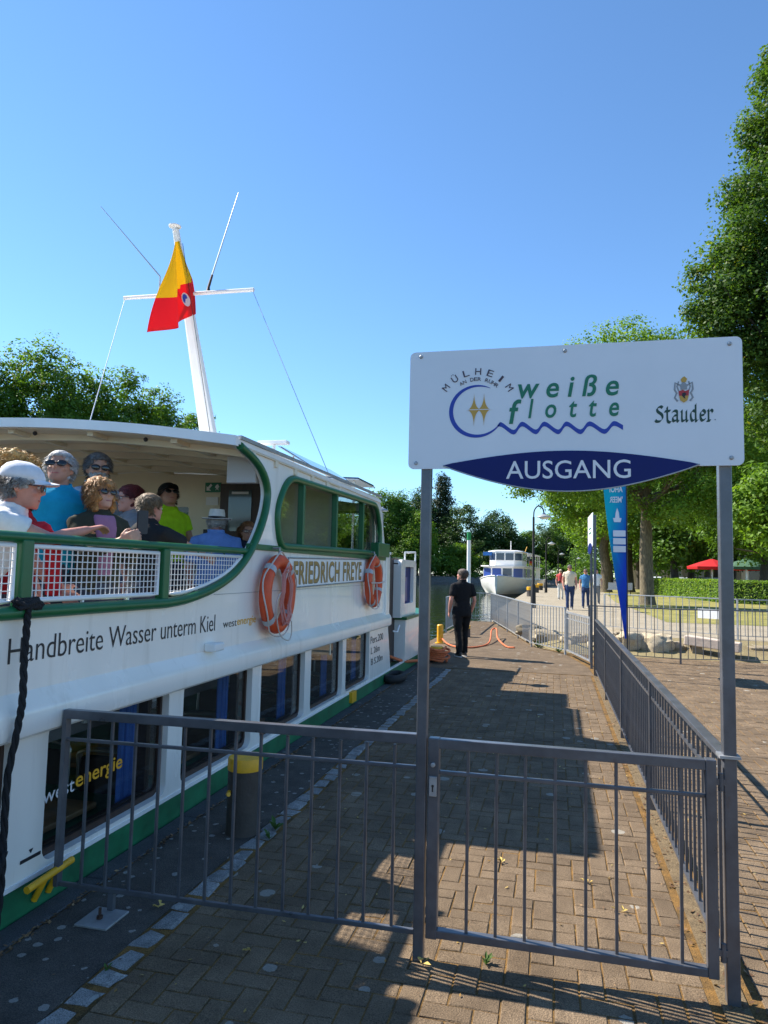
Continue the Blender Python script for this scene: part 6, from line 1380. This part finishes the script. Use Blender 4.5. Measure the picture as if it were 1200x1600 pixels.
# parked cars
def car(x, y, rz, col, label):
    t = thing('parked_car', (0,0,0), label, 'car', 'parked cars'); T = Matrix.Translation((x,y,.3)) @ Matrix.Rotation(R_(rz), 4, 'Z')
    pr = [(-2.1,.35),(-2.15,.75),(-1.9,.95),(-1.2,1.0),(-.6,1.42),(.9,1.45),(1.6,1.02),(2.05,.92),(2.1,.4)]
    body = MB().loft([[(u, w*(1 if v < 1.05 else .86), v) for u, v in pr] for w in (-.86,.86)]); obj('body', body.xf(T), M('car_'+label.split()[0], col, .25, coat=.8), t, smooth=30)
    gl_ = MB().loft([[(u, w, v) for u, v in ((-1.0,1.04),(-.55,1.38),(.85,1.40),(1.40,1.05))] for w in (-.80,.80)]).loft([[(u, w, v) for u, v in ((-1.13,1.03),(-.62,1.40),(-.52,1.42),(-1.0,1.03))] for w in (-.6,.6)]); obj('windows', gl_.xf(T), m_pane, t)
    for u in (-1.3,1.3):
        for w in (-.8,.8):
            wh = obj('wheel', MB().tube([(u,w-.1,.32),(u,w+.1,.32)], .32, 18).xf(T), m_dark, t, smooth=40); obj('rim', MB().tube([(u,w-.11,.32),(u,w+.11,.32)], .2, 12).xf(T), m_alu, wh)
    for w in (-.6,.6): obj('headlight', MB().ell((-2.08,w,.72), (.08,.16,.08), 10, 6).xf(T), M('headlamp', (.7,.7,.72), .1), t, smooth=179)
    t.location = (x,y,.3)
    for c in t.children_recursive: pass
    for c in t.children: c.matrix_parent_inverse = Matrix.Translation((-x,-y,-.3))
car(9.5,74,75,(.60,.62,.65),'white parked car seen left of the tree trunk'); car(12.2,76,80,(.35,.37,.40),'silver parked car behind the hedge'); car(10.9,56,20,(.05,.06,.08),'dark parked car beside the red parasols')
# pale building behind the trees
bld = thing('pale_building', (18,96,.3), 'pale building with columns behind the trees on the right', 'building')
m_wall = M('render_pale', (.42,.37,.31), .8, var=.08, vs=2)
obj('wall', MB().bb(9,44,96,104,.3,9.0), m_wall, bld); obj('roof', MB().loft([[(8.4,95.4,9),(44.6,95.4,9),(44.6,104.6,9),(8.4,104.6,9)],[(12,99.8,12),(41,99.8,12),(41,100.2,12),(12,100.2,12)]]), M('roof_tile', (.22,.09,.06), .8), bld)
for x in (10.5,13.5,16.5,19.5,22.5,25.5,28.5):
    obj('column', MB().bb(x-.3,x+.3,94.5,95.1,.3,4.2), m_wall, bld)
    for z in (1.2,5.4): w_ = obj('window', MB().bb(x+.8,x+2.2,95.9,95.99,z,z+1.9), m_white2, bld); obj('pane', MB().bb(x+.9,x+2.1,95.86,95.895,z+.1,z+1.8), m_pane, w_)
obj('canopy', MB().bb(9.8,30,94.3,95.95,4.21,4.6), m_wall, bld)
# folding chairs on the promenade grass edge
for i, (x, y) in enumerate(((4.2,52.5),(4.9,53.5))):
    t = thing('bench', (x,y,.3), ('left','right')[i]+' of two pale benches on the lawn edge beside the tree trunks', 'bench')
    obj('seat', MB().beam((x-.5,y,.75),(x+.5,y-.3,.75),.45,.06), m_galv, t); obj('backrest', MB().beam((x-.45,y+.3,1.0),(x+.55,y,1.0),.05,.45), m_galv, t)
    for u in (-.4,.4): obj('leg', MB().tube([(x+u,y-u*.3,.3),(x+u,y-u*.3,.75)], .03, 6), m_dark, t)
# ================================================================== LITTER
rl = np.random.default_rng(77)
def litter(n, xr, yr, size, cols, name, label, dens=None, z=.006):
    P = np.column_stack([rl.uniform(*xr, n), rl.uniform(*yr, n)**1.0, np.full(n, z)+rl.uniform(0,.006,n)])
    N = rl.normal(0,.25,(n,3)); N[:,2] = 1; N /= np.linalg.norm(N, axis=1, keepdims=True)
    o = obj(name, leaf_mesh(name, P, N, size, rl.uniform(0,1,n), cols, rl, .5)); o['kind'] = 'stuff'; o['label'] = label; return o
lm_lit = leaf_mat('fallen_leaves', (.30,.17,.05), (.55,.40,.12), (.70,.60,.25), .15)
lm_brn = leaf_mat('brown_leaves', (.10,.055,.03), (.24,.14,.07), (.38,.24,.12), .1)
litter(650, (-1.7,4.5), (2.3,12), .022, lm_lit, 'fallen_leaves', 'dry yellow leaves and blossom scattered on the paving')
litter(700, (-2.33,-2.29), (2.2,12.5), .03, lm_brn, 'joint_leaves', 'brown leaf litter caught in the quay joint')
litter(500, (.58,.82), (3,12.6), .03, lm_brn, 'railing_litter', 'brown litter along the side railing')
litter(900, (-2.2,4.0), (2.3,10), .014, lm_brn, 'apron_litter', 'scattered brown bits on the dark paving')
# a few larger fallen leaves one can pick out
for x, y, lab in ((-1.30,3.05,'yellow leaf under the barrier panel'),(-.55,3.16,'straw-coloured blossom at the sign post foot'),(-.30,4.35,'pale yellow leaf behind the gate left side'),(.18,4.2,'yellow leaf in the middle of the gate view'),(.33,3.9,'curled pale leaf behind the right gate bars'),(-1.88,3.30,'lone yellow leaf on the asphalt strip')):
    mb = MB(); rr = random.Random(int(abs(x*977)+y*31))
    for q in range(5):
        a = rr.uniform(0, 2*PI); L = rr.uniform(.02,.04); c = Vector((x+rr.uniform(-.015,.015), y+rr.uniform(-.015,.015), .008)); e = c+Vector((math.cos(a)*L, math.sin(a)*L, rr.uniform(.004,.02))); sd_ = Vector((-math.sin(a), math.cos(a), .2))*L*.28; m_ = c.lerp(e,.5)+Vector((0,0,.006)); mb.add([c, m_+sd_, e, m_-sd_], [(0,1,2,3)])
    o = obj('fallen_leaf', mb, M('leaf_straw', (.62,.45,.13), .8, var=.2, vs=40)); tag(o, lab, 'leaf', 'single fallen leaves'); origin_to(o, (x,y,.004))
